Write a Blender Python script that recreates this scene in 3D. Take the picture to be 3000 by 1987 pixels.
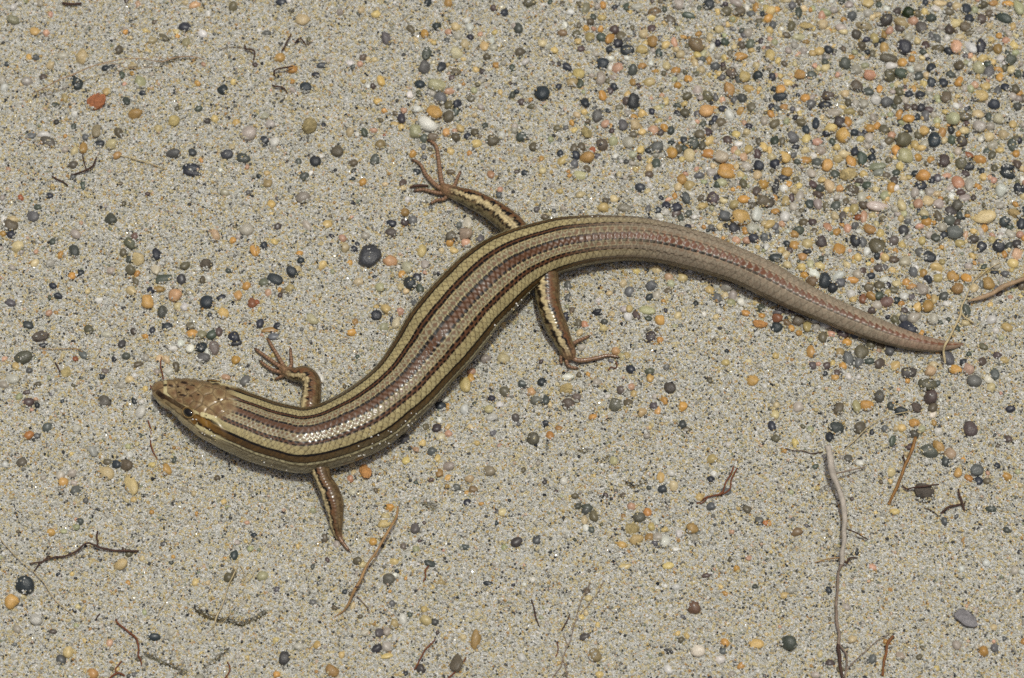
import bpy, math, random
import numpy as np
from mathutils import Vector

for o in list(bpy.data.objects):
    bpy.data.objects.remove(o)
scene = bpy.context.scene
COL = scene.collection
R_ = math.radians

# ------------------------------------------------------------------ camera
TILT = R_(22.0)            # tilted back from straight down, towards the viewer
LENS, SENSOR = 105.0, 24.0
DIST = 0.15 / (SENSOR / LENS)
cam_d = bpy.data.cameras.new('camera')
cam = bpy.data.objects.new('camera', cam_d)
COL.objects.link(cam)
cam.location = (0.0, -DIST * math.sin(TILT), DIST * math.cos(TILT))
cam.rotation_euler = (TILT, 0, 0)
cam_d.lens = LENS
cam_d.sensor_width = SENSOR
cam_d.sensor_fit = 'HORIZONTAL'
cam_d.clip_start = 0.01
cam_d.clip_end = 100.0
cam_d.dof.use_dof = True
cam_d.dof.focus_distance = DIST - 0.004
cam_d.dof.aperture_fstop = 20.0
scene.camera = cam

# ------------------------------------------------------------------ light
SUN_EL, SUN_AZ = R_(83.5), R_(45.0)      # azimuth measured from +Y towards +X
sdir = Vector((math.cos(SUN_EL) * math.sin(SUN_AZ), math.cos(SUN_EL) * math.cos(SUN_AZ), math.sin(SUN_EL)))
world = bpy.data.worlds.new('World')
scene.world = world
world.use_nodes = True
wn = world.node_tree
wn.nodes.clear()
wo = wn.nodes.new('ShaderNodeOutputWorld')
wb = wn.nodes.new('ShaderNodeBackground')
ws = wn.nodes.new('ShaderNodeTexSky')
ws.sky_type = 'NISHITA'
ws.sun_disc = False
ws.sun_elevation = SUN_EL
ws.sun_rotation = SUN_AZ
ws.air_density = 0.6
ws.dust_density = 7.0
ws.ozone_density = 0.4
wb.inputs['Strength'].default_value = 0.075
wn.links.new(ws.outputs['Color'], wb.inputs['Color'])
wn.links.new(wb.outputs['Background'], wo.inputs['Surface'])
sun_d = bpy.data.lights.new('sun', 'SUN')
sun_d.energy = 2.1
sun_d.angle = R_(3.5)
sun_d.color = (0.98, 1.0, 0.93)
sun = bpy.data.objects.new('sun', sun_d)
COL.objects.link(sun)
sun.rotation_euler = sdir.to_track_quat('Z', 'Y').to_euler()
sun.location = sdir * 2.0

scene.view_settings.view_transform = 'Standard'
scene.view_settings.look = 'None'
scene.view_settings.exposure = -0.32
scene.view_settings.gamma = 1.0
scene.view_settings.use_curve_mapping = False
scene.render.engine = 'CYCLES'
scene.cycles.use_denoising = False
scene.cycles.max_bounces = 5
scene.cycles.diffuse_bounces = 3
scene.cycles.glossy_bounces = 2
scene.cycles.transmission_bounces = 2
scene.cycles.caustics_reflective = False
scene.cycles.caustics_refractive = False
scene.cycles.sample_clamp_indirect = 4.0

# ------------------------------------------------------------------ helpers
rng = np.random.default_rng(11)
random.seed(5)
S = 5e-5                                   # metres per photograph pixel near the centre
CP = np.array(cam.location)
CX = np.array([1.0, 0, 0])
CY = np.array([0, math.cos(TILT), math.sin(TILT)])
CZ = np.array([0, -math.sin(TILT), math.cos(TILT)])
K = SENSOR / LENS / 3000.0


def at(px, py, z=0.0):
    """photograph pixel -> point on the horizontal plane at height z"""
    d = CX * ((px - 1500.0) * K) + CY * (-(py - 993.5) * K) - CZ
    t = (z - CP[2]) / d[2]
    return CP + d * t


def project(P):
    """points (n,3) -> photograph pixels (n,2)"""
    q = P - CP
    dz = -(q @ CZ)
    return np.stack([1500.0 + (q @ CX) / dz / K, 993.5 - (q @ CY) / dz / K], 1)


def _hash(ix, iy, seed):
    h = (ix.astype(np.int64) * 374761393 + iy.astype(np.int64) * 668265263 + seed * 974634777) & 0x7fffffff
    h = ((h ^ (h >> 13)) * 1274126177) & 0x7fffffff
    h = h ^ (h >> 16)
    return (h & 0xffff) / 65535.0


def vnoise(x, y, seed=0):
    x = np.asarray(x, float); y = np.asarray(y, float)
    ix, iy = np.floor(x), np.floor(y)
    fx, fy = x - ix, y - iy
    fx = fx * fx * (3 - 2 * fx); fy = fy * fy * (3 - 2 * fy)
    a = _hash(ix, iy, seed); b = _hash(ix + 1, iy, seed)
    c = _hash(ix, iy + 1, seed); d = _hash(ix + 1, iy + 1, seed)
    return (a * (1 - fx) + b * fx) * (1 - fy) + (c * (1 - fx) + d * fx) * fy - 0.5


def seg_dist(X, Y, pts):
    """distance of points to a polyline"""
    best = np.full(np.shape(X), 1e9)
    for (x0, y0), (x1, y1) in zip(pts[:-1], pts[1:]):
        dx, dy = x1 - x0, y1 - y0
        t = np.clip(((X - x0) * dx + (Y - y0) * dy) / (dx * dx + dy * dy + 1e-20), 0, 1)
        best = np.minimum(best, np.hypot(X - x0 - t * dx, Y - y0 - t * dy))
    return best


# little cracks and troughs in the sand, traced as lines on the ground
CRACKS = [
    (5, .0045, [(573, 1783), (600, 1806), (640, 1818), (668, 1822), (705, 1832), (745, 1818), (775, 1798)]),
    (4, .0030, [(425, 1915), (470, 1938), (510, 1955), (545, 1972)]),
    (4, .0025, [(600, 1960), (640, 1930), (665, 1905)]),
    (4, .0025, [(1835, 1412), (1850, 1425), (1872, 1424), (1890, 1410)]),
    (4, .002, [(1690, 1325), (1720, 1318)]),
    (4, .002, [(1765, 1352), (1780, 1335)]),
    (9, .002, [(1240, 1478), (1270, 1490)]),
    (18, .0006, [(1830, 1270), (1870, 1290), (1900, 1285)]),
    (16, .0006, [(850, 1745), (910, 1770), (990, 1725)]),
    (4, .003, [(465, 185), (480, 188), (500, 180), (520, 172)]),
]
CR = [(w * S, d, [tuple(at(x, y)[:2]) for x, y in pts]) for w, d, pts in CRACKS]


def ground(X, Y):
    X = np.asarray(X, float); Y = np.asarray(Y, float)
    z = 0.0016 * vnoise(X / .030, Y / .030, 1) + 0.0007 * vnoise(X / .011, Y / .011, 2)
    z = z + 0.00035 * vnoise(X / .0045, Y / .0045, 3) + 0.0002 * vnoise(X / .0018, Y / .0018, 4)
    for w, d, pts in CR:
        xs = [p[0] for p in pts]; ys = [p[1] for p in pts]
        m = 4 * w
        if X.ndim == 0:
            z = z - d * np.exp(-(seg_dist(X, Y, pts) / w) ** 2)
        else:
            k = (X > min(xs) - m) & (X < max(xs) + m) & (Y > min(ys) - m) & (Y < max(ys) + m)
            if k.any():
                z[k] -= d * np.exp(-(seg_dist(X[k], Y[k], pts) / w) ** 2)
    return z


def new_obj(name, me, parent=None):
    o = bpy.data.objects.new(name, me)
    COL.objects.link(o)
    if parent is not None:
        o.parent = parent
    return o


def tag(o, label=None, cat=None, group=None, kind=None):
    if label: o['label'] = label
    if cat: o['category'] = cat
    if group: o['group'] = group
    if kind: o['kind'] = kind
    return o


def mesh_np(name, V, F, mat=None, colors=None, smooth=True):
    """V (n,3), F list of arrays of equal-length faces"""
    me = bpy.data.meshes.new(name)
    V = np.asarray(V, np.float32)
    loops, starts, tot = [], [], 0
    for f in F:
        f = np.asarray(f, np.int32)
        if len(f) == 0:
            continue
        n = f.shape[1]
        starts.append(tot + np.arange(len(f)) * n)
        loops.append(f.ravel())
        tot += f.size
    loops = np.concatenate(loops); starts = np.concatenate(starts)
    me.vertices.add(len(V)); me.vertices.foreach_set('co', V.ravel())
    me.loops.add(len(loops)); me.loops.foreach_set('vertex_index', loops)
    me.polygons.add(len(starts)); me.polygons.foreach_set('loop_start', starts.astype(np.int32))
    me.update(calc_edges=True)
    me.validate()
    if smooth:
        me.polygons.foreach_set('use_smooth', np.ones(len(me.polygons), bool))
    if colors is not None:
        ca = me.color_attributes.new('skin', 'FLOAT_COLOR', 'POINT')
        c4 = np.ones((len(V), 4), np.float32); c4[:, :np.shape(colors)[1]] = colors
        ca.data.foreach_set('color', c4.ravel())
    if mat is not None:
        me.materials.append(mat)
    return me


def srgb(r, g, b):
    c = np.array([r, g, b], float) / 255.0
    return np.where(c <= 0.04045, c / 12.92, ((c + 0.055) / 1.055) ** 2.4)


def grid_faces(n, m, off=0, wrap=True):
    i = np.arange(n - 1)[:, None]; j = np.arange(m if wrap else m - 1)[None, :]
    a = i * m + j; b = i * m + (j + 1) % m
    c = (i + 1) * m + (j + 1) % m; d = (i + 1) * m + j
    return np.stack([a, d, c, b], -1).reshape(-1, 4) + off


def resample(pts, n):
    """Catmull-Rom through pts (k,d) -> n points even in arc length of the first 3 columns"""
    P = np.asarray(pts, float)
    E = np.vstack([2 * P[0] - P[1], P, 2 * P[-1] - P[-2]])
    out = []
    for i in range(len(P) - 1):
        p0, p1, p2, p3 = E[i:i + 4]
        t = np.linspace(0, 1, 24, endpoint=False)[:, None]
        out.append(.5 * ((2 * p1) + (-p0 + p2) * t + (2 * p0 - 5 * p1 + 4 * p2 - p3) * t ** 2 + (-p0 + 3 * p1 - 3 * p2 + p3) * t ** 3))
    out = np.vstack(out + [P[-1:]])
    L = np.concatenate([[0], np.cumsum(np.linalg.norm(np.diff(out[:, :3], axis=0), axis=1))])
    q = np.linspace(0, L[-1], n) if np.isscalar(n) else np.asarray(n) * L[-1]
    return np.stack([np.interp(q, L, out[:, k]) for k in range(P.shape[1])], 1), L[-1]


def frames(C):
    T = np.gradient(C, axis=0)
    T /= np.linalg.norm(T, axis=1)[:, None] + 1e-12
    Z = np.array([0, 0, 1.0])
    Lt = np.cross(T, Z)
    n = np.linalg.norm(Lt, axis=1)[:, None]
    Lt = Lt / np.maximum(n, 1e-6)
    U = np.cross(Lt, T)
    return T, Lt, U


# ------------------------------------------------------------------ materials
def nmat(name):
    m = bpy.data.materials.new(name)
    m.use_nodes = True
    nt = m.node_tree
    return m, nt, nt.nodes['Principled BSDF']


def N(nt, kind, **kw):
    n = nt.nodes.new(kind)
    for k, v in kw.items():
        if k in n.inputs.keys():
            n.inputs[k].default_value = v
        else:
            setattr(n, k, v)
    return n


GRAINS = [  # share, colour of single sand grains
    (.25, (198, 197, 187)), (.18, (208, 207, 200)), (.14, (184, 180, 166)), (.13, (204, 191, 150)),
    (.06, (200, 184, 136)), (.035, (190, 164, 108)), (.05, (228, 226, 220)), (.05, (158, 154, 142)),
    (.035, (118, 116, 108)), (.03, (72, 72, 72)), (.02, (44, 46, 50)), (.010, (180, 142, 88)),
    (.015, (134, 140, 118)), (.008, (206, 178, 152))]


def ramp_palette(nt, fac):
    r = nt.nodes.new('ShaderNodeValToRGB')
    r.color_ramp.interpolation = 'CONSTANT'
    el = r.color_ramp.elements
    acc = 0.0
    tot = sum(g[0] for g in GRAINS)
    for i, (sh, c) in enumerate(GRAINS):
        lin = srgb(*c)
        if i == 0:
            e = el[0]; e.position = 0
        elif i == 1:
            e = el[1]; e.position = acc
        else:
            e = el.new(acc)
        e.color = (*lin, 1)
        acc += sh / tot
    nt.links.new(fac, r.inputs['Fac'])
    return r


def mat_grain():
    m, nt, b = nmat('sand_grain_mineral')
    oi = N(nt, 'ShaderNodeObjectInfo')
    r = ramp_palette(nt, oi.outputs['Random'])
    nt.links.new(r.outputs['Color'], b.inputs['Base Color'])
    fr = N(nt, 'ShaderNodeMath', operation='MULTIPLY'); fr.inputs[1].default_value = 97.0
    nt.links.new(oi.outputs['Random'], fr.inputs[0])
    fm = N(nt, 'ShaderNodeMath', operation='FRACT'); nt.links.new(fr.outputs[0], fm.inputs[0])
    mr = N(nt, 'ShaderNodeMapRange'); mr.inputs['From Max'].default_value = 0.35; mr.inputs['To Min'].default_value = 0.08; mr.inputs['To Max'].default_value = 0.5
    nt.links.new(fm.outputs[0], mr.inputs['Value']); nt.links.new(mr.outputs['Result'], b.inputs['Roughness'])
    b.inputs['Specular IOR Level'].default_value = 0.5
    return m


def mat_ground():
    m, nt, b = nmat('sand_bed')
    tc = N(nt, 'ShaderNodeTexCoord')
    v = N(nt, 'ShaderNodeTexVoronoi', feature='F1', Scale=3200.0)
    nt.links.new(tc.outputs['Object'], v.inputs['Vector'])
    sep = N(nt, 'ShaderNodeSeparateColor')
    nt.links.new(v.outputs['Color'], sep.inputs['Color'])
    r = ramp_palette(nt, sep.outputs['Red'])
    nt.links.new(r.outputs['Color'], b.inputs['Base Color'])
    bp = N(nt, 'ShaderNodeBump', Strength=0.8, Distance=0.0002)
    bp.invert = True
    nt.links.new(v.outputs['Distance'], bp.inputs['Height'])
    nt.links.new(bp.outputs['Normal'], b.inputs['Normal'])
    b.inputs['Roughness'].default_value = 0.7
    return m


def mat_stone(name, from_attr, rough, coat=0.0, speck=0.35, sss=0.0):
    m, nt, b = nmat(name)
    if from_attr:
        src = N(nt, 'ShaderNodeAttribute', attribute_name='skin').outputs['Color']
        geo = N(nt, 'ShaderNodeTexCoord').outputs['Object']
        scale = 1800.0
        vec = geo
    else:
        oi = N(nt, 'ShaderNodeObjectInfo')
        src = oi.outputs['Color']
        tc = N(nt, 'ShaderNodeTexCoord')
        add = N(nt, 'ShaderNodeVectorMath', operation='ADD')
        mul = N(nt, 'ShaderNodeVectorMath', operation='SCALE')
        comb = N(nt, 'ShaderNodeCombineXYZ')
        for k in 'XYZ':
            nt.links.new(oi.outputs['Random'], comb.inputs[k])
        nt.links.new(comb.outputs[0], mul.inputs[0]); mul.inputs['Scale'].default_value = 37.0
        nt.links.new(tc.outputs['Object'], add.inputs[0]); nt.links.new(mul.outputs[0], add.inputs[1])
        vec = add.outputs[0]
        scale = 1.6
    n1 = N(nt, 'ShaderNodeTexNoise', Scale=scale, Detail=5.0, Roughness=0.65)
    nt.links.new(vec, n1.inputs['Vector'])
    n2 = N(nt, 'ShaderNodeTexNoise', Scale=scale * 4.5, Detail=3.0, Roughness=0.6)
    nt.links.new(vec, n2.inputs['Vector'])
    ad = N(nt, 'ShaderNodeMath', operation='ADD')
    nt.links.new(n1.outputs['Fac'], ad.inputs[0]); nt.links.new(n2.outputs['Fac'], ad.inputs[1])
    mr = N(nt, 'ShaderNodeMapRange')
    mr.inputs['From Min'].default_value = 0.6; mr.inputs['From Max'].default_value = 1.4
    mr.inputs['To Min'].default_value = 1.0 - speck; mr.inputs['To Max'].default_value = 1.0 + speck
    nt.links.new(ad.outputs[0], mr.inputs['Value'])
    mx = N(nt, 'ShaderNodeVectorMath', operation='SCALE')
    nt.links.new(src, mx.inputs[0]); nt.links.new(mr.outputs['Result'], mx.inputs['Scale'])
    nt.links.new(mx.outputs[0], b.inputs['Base Color'])
    bp = N(nt, 'ShaderNodeBump', Strength=0.18, Distance=0.0001 if from_attr else 0.06)
    nt.links.new(n2.outputs['Fac'], bp.inputs['Height'])
    nt.links.new(bp.outputs['Normal'], b.inputs['Normal'])
    b.inputs['Roughness'].default_value = rough
    b.inputs['Coat Weight'].default_value = coat
    b.inputs['Coat Roughness'].default_value = 0.2
    return m


def mat_plain(name, rgb, rough=0.6, var=0.35, scale=900.0, stretch=None):
    m, nt, b = nmat(name)
    tc = N(nt, 'ShaderNodeTexCoord')
    n1 = N(nt, 'ShaderNodeTexNoise', Scale=scale, Detail=4.0, Roughness=0.7)
    nt.links.new(tc.outputs['Object'], n1.inputs['Vector'])
    r = N(nt, 'ShaderNodeValToRGB')
    c = srgb(*rgb)
    r.color_ramp.elements[0].position = .3; r.color_ramp.elements[1].position = .7
    r.color_ramp.elements[0].color = (*(c * (1 - var)), 1)
    r.color_ramp.elements[1].color = (*np.minimum(c * (1 + var), .9), 1)
    nt.links.new(n1.outputs['Fac'], r.inputs['Fac'])
    nt.links.new(r.outputs['Color'], b.inputs['Base Color'])
    bp = N(nt, 'ShaderNodeBump', Strength=0.4, Distance=0.0001)
    nt.links.new(n1.outputs['Fac'], bp.inputs['Height'])
    nt.links.new(bp.outputs['Normal'], b.inputs['Normal'])
    b.inputs['Roughness'].default_value = rough
    return m


def mat_skin():
    m, nt, b = nmat('lizard_skin')
    at_ = N(nt, 'ShaderNodeAttribute', attribute_name='skin')
    tc = N(nt, 'ShaderNodeTexCoord')
    n1 = N(nt, 'ShaderNodeTexNoise', Scale=2600.0, Detail=3.0, Roughness=0.6)
    nt.links.new(tc.outputs['Object'], n1.inputs['Vector'])
    mr = N(nt, 'ShaderNodeMapRange')
    mr.inputs['To Min'].default_value = 0.78; mr.inputs['To Max'].default_value = 1.22
    nt.links.new(n1.outputs['Fac'], mr.inputs['Value'])
    mx = N(nt, 'ShaderNodeVectorMath', operation='SCALE')
    nt.links.new(at_.outputs['Color'], mx.inputs[0]); nt.links.new(mr.outputs['Result'], mx.inputs['Scale'])
    nt.links.new(mx.outputs[0], b.inputs['Base Color'])
    b.inputs['Roughness'].default_value = 0.40
    b.inputs['Specular IOR Level'].default_value = 0.22
    nt.links.new(at_.outputs['Alpha'], b.inputs['Coat Weight'])
    b.inputs['Coat Roughness'].default_value = 0.17
    return m

# ------------------------------------------------------------------ the sand bed
M_GROUND = mat_ground()
far = np.array([.13, .16, .2, .3, .5, .9, 1.6, 3.0])
far = np.concatenate([[.1, .11], far])
gx = np.concatenate([-far[::-1], np.linspace(-.096, .096, 880), far])
gy = np.concatenate([-far[::-1], np.linspace(-.074, .074, 680), far])
GX, GY = np.meshgrid(gx, gy)
GZ = ground(GX.ravel(), GY.ravel()) - 0.00002
gv = np.stack([GX.ravel(), GY.ravel(), GZ], 1)
gme = mesh_np('sand', gv, [grid_faces(len(gy), len(gx), wrap=False)[:, ::-1]], M_GROUND)
sand = new_obj('sand', gme)
tag(sand, kind='structure')

# single grains lying on it, as real little stones
step = 0.00026
nx, ny = int(.178 / step), int(.136 / step)
ii, jj = np.meshgrid(np.arange(nx), np.arange(ny))
px = (ii.ravel() + rng.uniform(-.5, .5, ii.size)) * step - .089
py = (jj.ravel() + rng.uniform(-.5, .5, ii.size)) * step - .068
sz = np.clip(rng.lognormal(math.log(.000142), .30, px.size), .00007, .00034)
pz = ground(px, py) + rng.uniform(-.3, .45, px.size) * sz
EXTRA = []          # further grains caught on and against the pebbles: x, y, z, size

# ------------------------------------------------------------------ the lizard
# edge pairs of the outline read off the photograph: far edge, near edge
PAIRS = [((456, 1128), (453, 1150)), ((470, 1114), (457, 1166)), ((500, 1108), (480, 1192)), ((560, 1107), (520, 1222)), ((620, 1112), (573, 1268)),
         ((680, 1127), (625, 1303)), ((735, 1148), (680, 1330)), ((790, 1170), (745, 1358)), ((840, 1184), (810, 1375)),
         ((887, 1193), (880, 1388)), ((940, 1184), (960, 1376)), ((1000, 1155), (1045, 1350)), ((1050, 1120), (1130, 1308)),
         ((1090, 1085), (1205, 1245)), ((1124, 1044), (1270, 1185)), ((1160, 985), (1330, 1115)), ((1190, 928), (1385, 1055)),
         ((1230, 878), (1435, 990)), ((1275, 828), (1475, 937)), ((1325, 778), (1520, 892)), ((1385, 733), (1563, 850)),
         ((1450, 697), (1595, 825)), ((1530, 665), (1632, 806)), ((1610, 642), (1682, 790)), ((1700, 631), (1735, 778)),
         ((1790, 630), (1795, 769)), ((1870, 635), (1862, 766)), ((1950, 650), (1930, 772)), ((2030, 671), (1998, 787)),
         ((2110, 699), (2070, 805)), ((2190, 735), (2145, 828)), ((2270, 773), (2228, 868)), ((2350, 822), (2308, 905)),
         ((2430, 866), (2395, 940)), ((2510, 903), (2480, 974)), ((2590, 939), (2568, 1003)), ((2670, 972), (2655, 1024)),
         ((2740, 992), (2732, 1032)), ((2790, 1001), (2787, 1025)), ((2822, 1005), (2821, 1013))]
cpx = np.array([[(a[0] + b[0]) / 2, (a[1] + b[1]) / 2] for a, b in PAIRS])
wpx = np.array([math.hypot(a[0] - b[0], a[1] - b[1]) for a, b in PAIRS])
spx = np.concatenate([[0], np.cumsum(np.linalg.norm(np.diff(cpx, axis=0), axis=1))])   # arc length in photograph pixels
S_TOT = spx[-1]


def prof(s, xs, ys):
    return np.interp(s, xs, ys)


hb = lambda s: prof(s, [0, 60, 160, 300, 500, 1200, 1500, 1800, 2300, S_TOT], [.75, .66, .62, .70, .80, .80, .82, .90, .95, .95])
lift = lambda s: prof(s, [0, 60, 200, 320, 480, 1300, 1500, 1700, 2100, 2500, S_TOT], [.0013, .0011, .0008, .0002, -.0002, -.0003, -.0002, .0, .0003, .0002, .0])
stations = []
for (cx_, cy_), w, s in zip(cpx, wpx, spx):
    a = w * S / 2
    zc = a * hb(s) * 0.97 + lift(s)
    p0 = at(cx_, cy_, 0)
    g = float(ground(np.array([p0[0]]), np.array([p0[1]]))[0])
    P = at(cx_, cy_, zc + g * .6)
    stations.append([*P, a, s])
stations = np.array(stations)
st_len = np.concatenate([[0], np.cumsum(np.linalg.norm(np.diff(stations[:, :3], axis=0), axis=1))])
qs = np.concatenate([np.arange(0, 330, 1.55), np.arange(330, 1750, 2.35), np.arange(1750, S_TOT, 3.0), [S_TOT]])
dense, _ = resample(stations, 4000)
order = np.argsort(dense[:, 4])
BODY = np.stack([np.interp(qs, dense[order, 4], dense[order, k]) for k in range(5)], 1)
C = BODY[:, :3]; Aw = BODY[:, 3]; Sx = qs
T, LT, UP = frames(C)
# smooth the frames a little
NPHI = 288
phi = np.linspace(-math.pi, math.pi, NPHI, endpoint=False)
view = CP - C
alpha = np.degrees(np.arctan2((view * LT).sum(1), (view * UP).sum(1)))
moff = prof(Sx, [0, 150, 330, 600, 900, 1100, 1350, 1650, 2100, S_TOT], [-.30, -.36, -.40, -.36, -.12, -.08, -.14, -.22, -.30, -.30])
phim = alpha + np.degrees(np.arcsin(moff))
SS, PH = np.meshgrid(Sx, phi, indexing='ij')
PSI = (np.degrees(PH) - phim[:, None] + 180) % 360 - 180
fpat = prof(Sx, [0, 150, 330, 600, 900, 1500, 1700, S_TOT], [.72, .74, .78, .86, 1.0, 1.02, 1.10, 1.10])[:, None]
PN = PSI / fpat
AP = np.abs(PN)

# --- scale relief: overlapping rounded scales in staggered rows
NROW = np.where(Sx < 1480, 44, np.where(Sx < 2000, 20, np.where(Sx < 2300, 16, np.where(Sx < 2480, 12, 9))))[:, None]
LEN = np.where(Sx < 330, 13.0, np.where(Sx < 520, 15.0, np.where(Sx < 1480, 18.5, np.where(Sx < 2400, 21.5, 17.0))))[:, None]
roww = 360.0 / NROW
rowc = np.where(SS < 1480, PN / roww + .5, PSI / roww)
r0 = np.floor(rowc)
H = np.full(PSI.shape, -9.0); SID = np.zeros(PSI.shape); FR = np.zeros(PSI.shape); DV = np.zeros(PSI.shape); H2 = np.full(PSI.shape, -9.0)
for k in (0, 1):
    row = r0 + k
    dv = rowc - row
    off = np.where(np.mod(row, 2) == 0, 0.0, 0.5)
    q = SS / LEN + off + 0.42 * dv ** 2 + 0.04 * np.sin(row * 7.3 + np.floor(SS / LEN) * 3.1)
    fr = q - np.floor(q)
    h = fr - 0.62 * dv ** 2
    sid = row * 1000 + np.floor(q)
    upd = h > H
    H2 = np.where(upd, H, np.maximum(H2, h))
    SID = np.where(upd, sid, SID); FR = np.where(upd, fr, FR); DV = np.where(upd, dv, DV)
    H = np.where(upd, h, H)
edge = np.clip(1 - np.minimum(np.abs(H - H2) / .26, np.minimum((1 - FR) / .24, FR / .10 + .3)), 0, 1)
srand = np.mod(np.sin(SID * 12.9898) * 43758.5453, 1.0)
hvar = np.mod(np.sin(SID * 78.233 + 3.7) * 24634.633, 1.0)

body_w = np.clip((Sx - 250) / 60, 0, 1)[:, None]            # where small scales take over from head shields
amp = (0.00010 * prof(Sx, [0, 330, 520, 1500, 2000, S_TOT], [.5, .55, 1.0, 1.05, .95, .4]))[:, None]
amp = amp * np.where(np.abs(PSI) > 75, .35, 1.0)
relief = amp * (H * 1.0 - 0.35 * edge) * body_w

# --- cross-section
sp, cp = np.sin(PH), np.cos(PH)
hbv = hb(Sx)[:, None]
lowflat = np.where(cp < 0, 0.80, 1.0)
headw = np.clip(1 - Sx / 300, 0, 1)[:, None]
top = np.where(cp > 0, np.abs(cp) ** (1 + .12 * headw), np.abs(cp) ** .85) * np.sign(cp) * lowflat
rad_x = np.sign(sp) * np.abs(sp) ** (0.92)
V = C[:, None, :] + (LT[:, None, :] * (Aw[:, None] * rad_x)[..., None]) + (UP[:, None, :] * (Aw[:, None] * hbv * top)[..., None])
# outward normals of the smooth body
dS = np.gradient(V, axis=0); dP = (np.roll(V, -1, 1) - np.roll(V, 1, 1))
NRM = np.cross(dP, dS); NRM /= np.linalg.norm(NRM, axis=2, keepdims=True) + 1e-15
ctr = V - C[:, None, :]
NRM = np.where(((NRM * ctr).sum(2) < 0)[..., None], -NRM, NRM)

# --- head shields, laid out as plates around these centres (photograph pixels on the head)
PIX = project(V.reshape(-1, 3)).reshape(V.shape[:2] + (2,))
facing = ((CP - V) * NRM).sum(2) > 0
zc_ = lambda x, y: (400 + x / 3.92, 1000 + y / 3.92)
SHIELD = [zc_(*p) for p in [(240, 500), (285, 590), (370, 470), (420, 600), (540, 455), (500, 590), (620, 540), (590, 680), (480, 700),
                            (690, 470), (700, 640), (660, 740), (790, 560), (820, 470), (830, 660), (720, 800), (930, 480),
                            (960, 590), (930, 790), (1020, 500), (1090, 600), (850, 850), (380, 690), (330, 640), (560, 770), (420, 760),
                            (1060, 740), (1000, 880), (640, 900), (760, 970), (880, 960), (520, 900), (440, 820), (330, 740),
                            (900, 430), (760, 430), (470, 420), (1130, 520)]]
hm = (SS < 345)
hx, hy = PIX[..., 0], PIX[..., 1]
D1 = np.full(PSI.shape, 1e9); D2 = np.full(PSI.shape, 1e9); HID = np.zeros(PSI.shape)
wob = 4 * vnoise(hx / 14, hy / 14, 9)
for k, (x, y) in enumerate(SHIELD):
    d = np.hypot(hx - x, (hy - y) * 1.15) + wob * .0
    HID = np.where(d < D1, k, HID)
    D2 = np.minimum(np.maximum(D1, d), D2)
    D1 = np.minimum(D1, d)
crease = np.clip(1 - (D2 - D1) / 5.5, 0, 1)
head_rel = 0.00013 * (np.minimum(D2 - D1, 12) / 12 - .55)
relief = relief + head_rel * (1 - body_w)
V = V + NRM * relief[..., None]

# --- colours
cream = srgb(196, 182, 134); creamy = srgb(184, 170, 124); pale = srgb(168, 158, 126); taupe = srgb(128, 102, 80)
brown = srgb(112, 78, 54); rust = srgb(94, 58, 32); black = srgb(16, 13, 11); dbrown = srgb(84, 62, 30)
flank = srgb(146, 136, 108); belly = srgb(150, 138, 104); tailc = srgb(160, 147, 126); tailb = srgb(138, 112, 92)
copper = srgb(150, 126, 88); greyg = srgb(160, 154, 130)


def lay(base, col, m):
    m = np.clip(m, 0, 1)[..., None]
    return base * (1 - m) + col * m


def band(x, a, b, soft=.8):
    return np.clip((x - a) / soft + .5, 0, 1) * np.clip((b - x) / soft + .5, 0, 1)


wv = 1.0 * vnoise(SS / 22, PN / 9, 5)
A_ = AP + wv
dash = (np.mod(SS / LEN + .25 * (PN > 0), 1.0) < np.where(PN < 0, .86, .66)).astype(float)
tri = ((FR < .78 - .62 * np.abs(DV))).astype(float)
col = np.broadcast_to(flank, PSI.shape + (3,)).copy()
# dorsum between the dorsolateral stripes
col = lay(col, taupe, (A_ < 34) * 1.0)
col = lay(col, pale, band(A_, 8, 22.5))
col = lay(col, brown * 1.05, band(A_, 9.5, 21.5) * tri * .85)
col = lay(col, cream, band(A_, 8, 10.2) * .7)
col = lay(col, cream, band(A_, 20.2, 22.6) * .7)
col = lay(col, rust, band(A_, 23.5, 30.5) * .9)
col = lay(col, black, band(A_, 22.0, 26.2, .8) * dash)
col = lay(col, black, band(A_, 29.0, 33.2, .8) * np.roll(dash, 4, 0))
mid_r = band(A_, -9, 5.0)
col = lay(col, rust, mid_r)
col = lay(col, rust * .55 + taupe * .55, mid_r * tri * .6)
col = lay(col, black, band(A_, 4.4, 9.0, .8) * dash)
# dorsolateral cream stripe
dl = band(A_, 32.6, 53)
col = lay(col, creamy * .98, dl)
col = lay(col, srgb(172, 152, 104), dl * (srand > .35) * np.clip(1 - np.abs(DV) * 2.2, 0, 1) * .5)
# dark flank band and what lies below it
gfade = np.exp(-((SS - 640) / 170) ** 2) * np.clip((AP - 56) / 4, 0, 1)
bend = prof(SS, [300, 700, 1000], [75, 73, 68.5])
col = lay(col, dbrown, band(A_, 52, bend))
col = lay(col, srgb(104, 92, 66), band(A_, 54, 75) * gfade * .8)
col = lay(col, srgb(112, 84, 44), band(A_, 57, 72) * (srand > .5) * .35)
col = lay(col, black, band(A_, 51.5, prof(SS, [250, 500, 800], [58, 57, 55.5])) * .97)
col = lay(col, black * 1.6, band(A_, bend - 3, bend) * .8)
col = lay(col, srgb(186, 176, 136), band(A_, bend, bend + 6) * .85)
streak = (vnoise(SS / 60, PN / 3.2, 6) > .06)
col = lay(col, srgb(100, 88, 62), band(A_, bend + 6, 108) * streak * .7)
col = lay(col, srgb(74, 62, 40), band(A_, bend + 6, bend + 9) * .7)
col = lay(col, belly, (A_ > 108) * .9)
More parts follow.
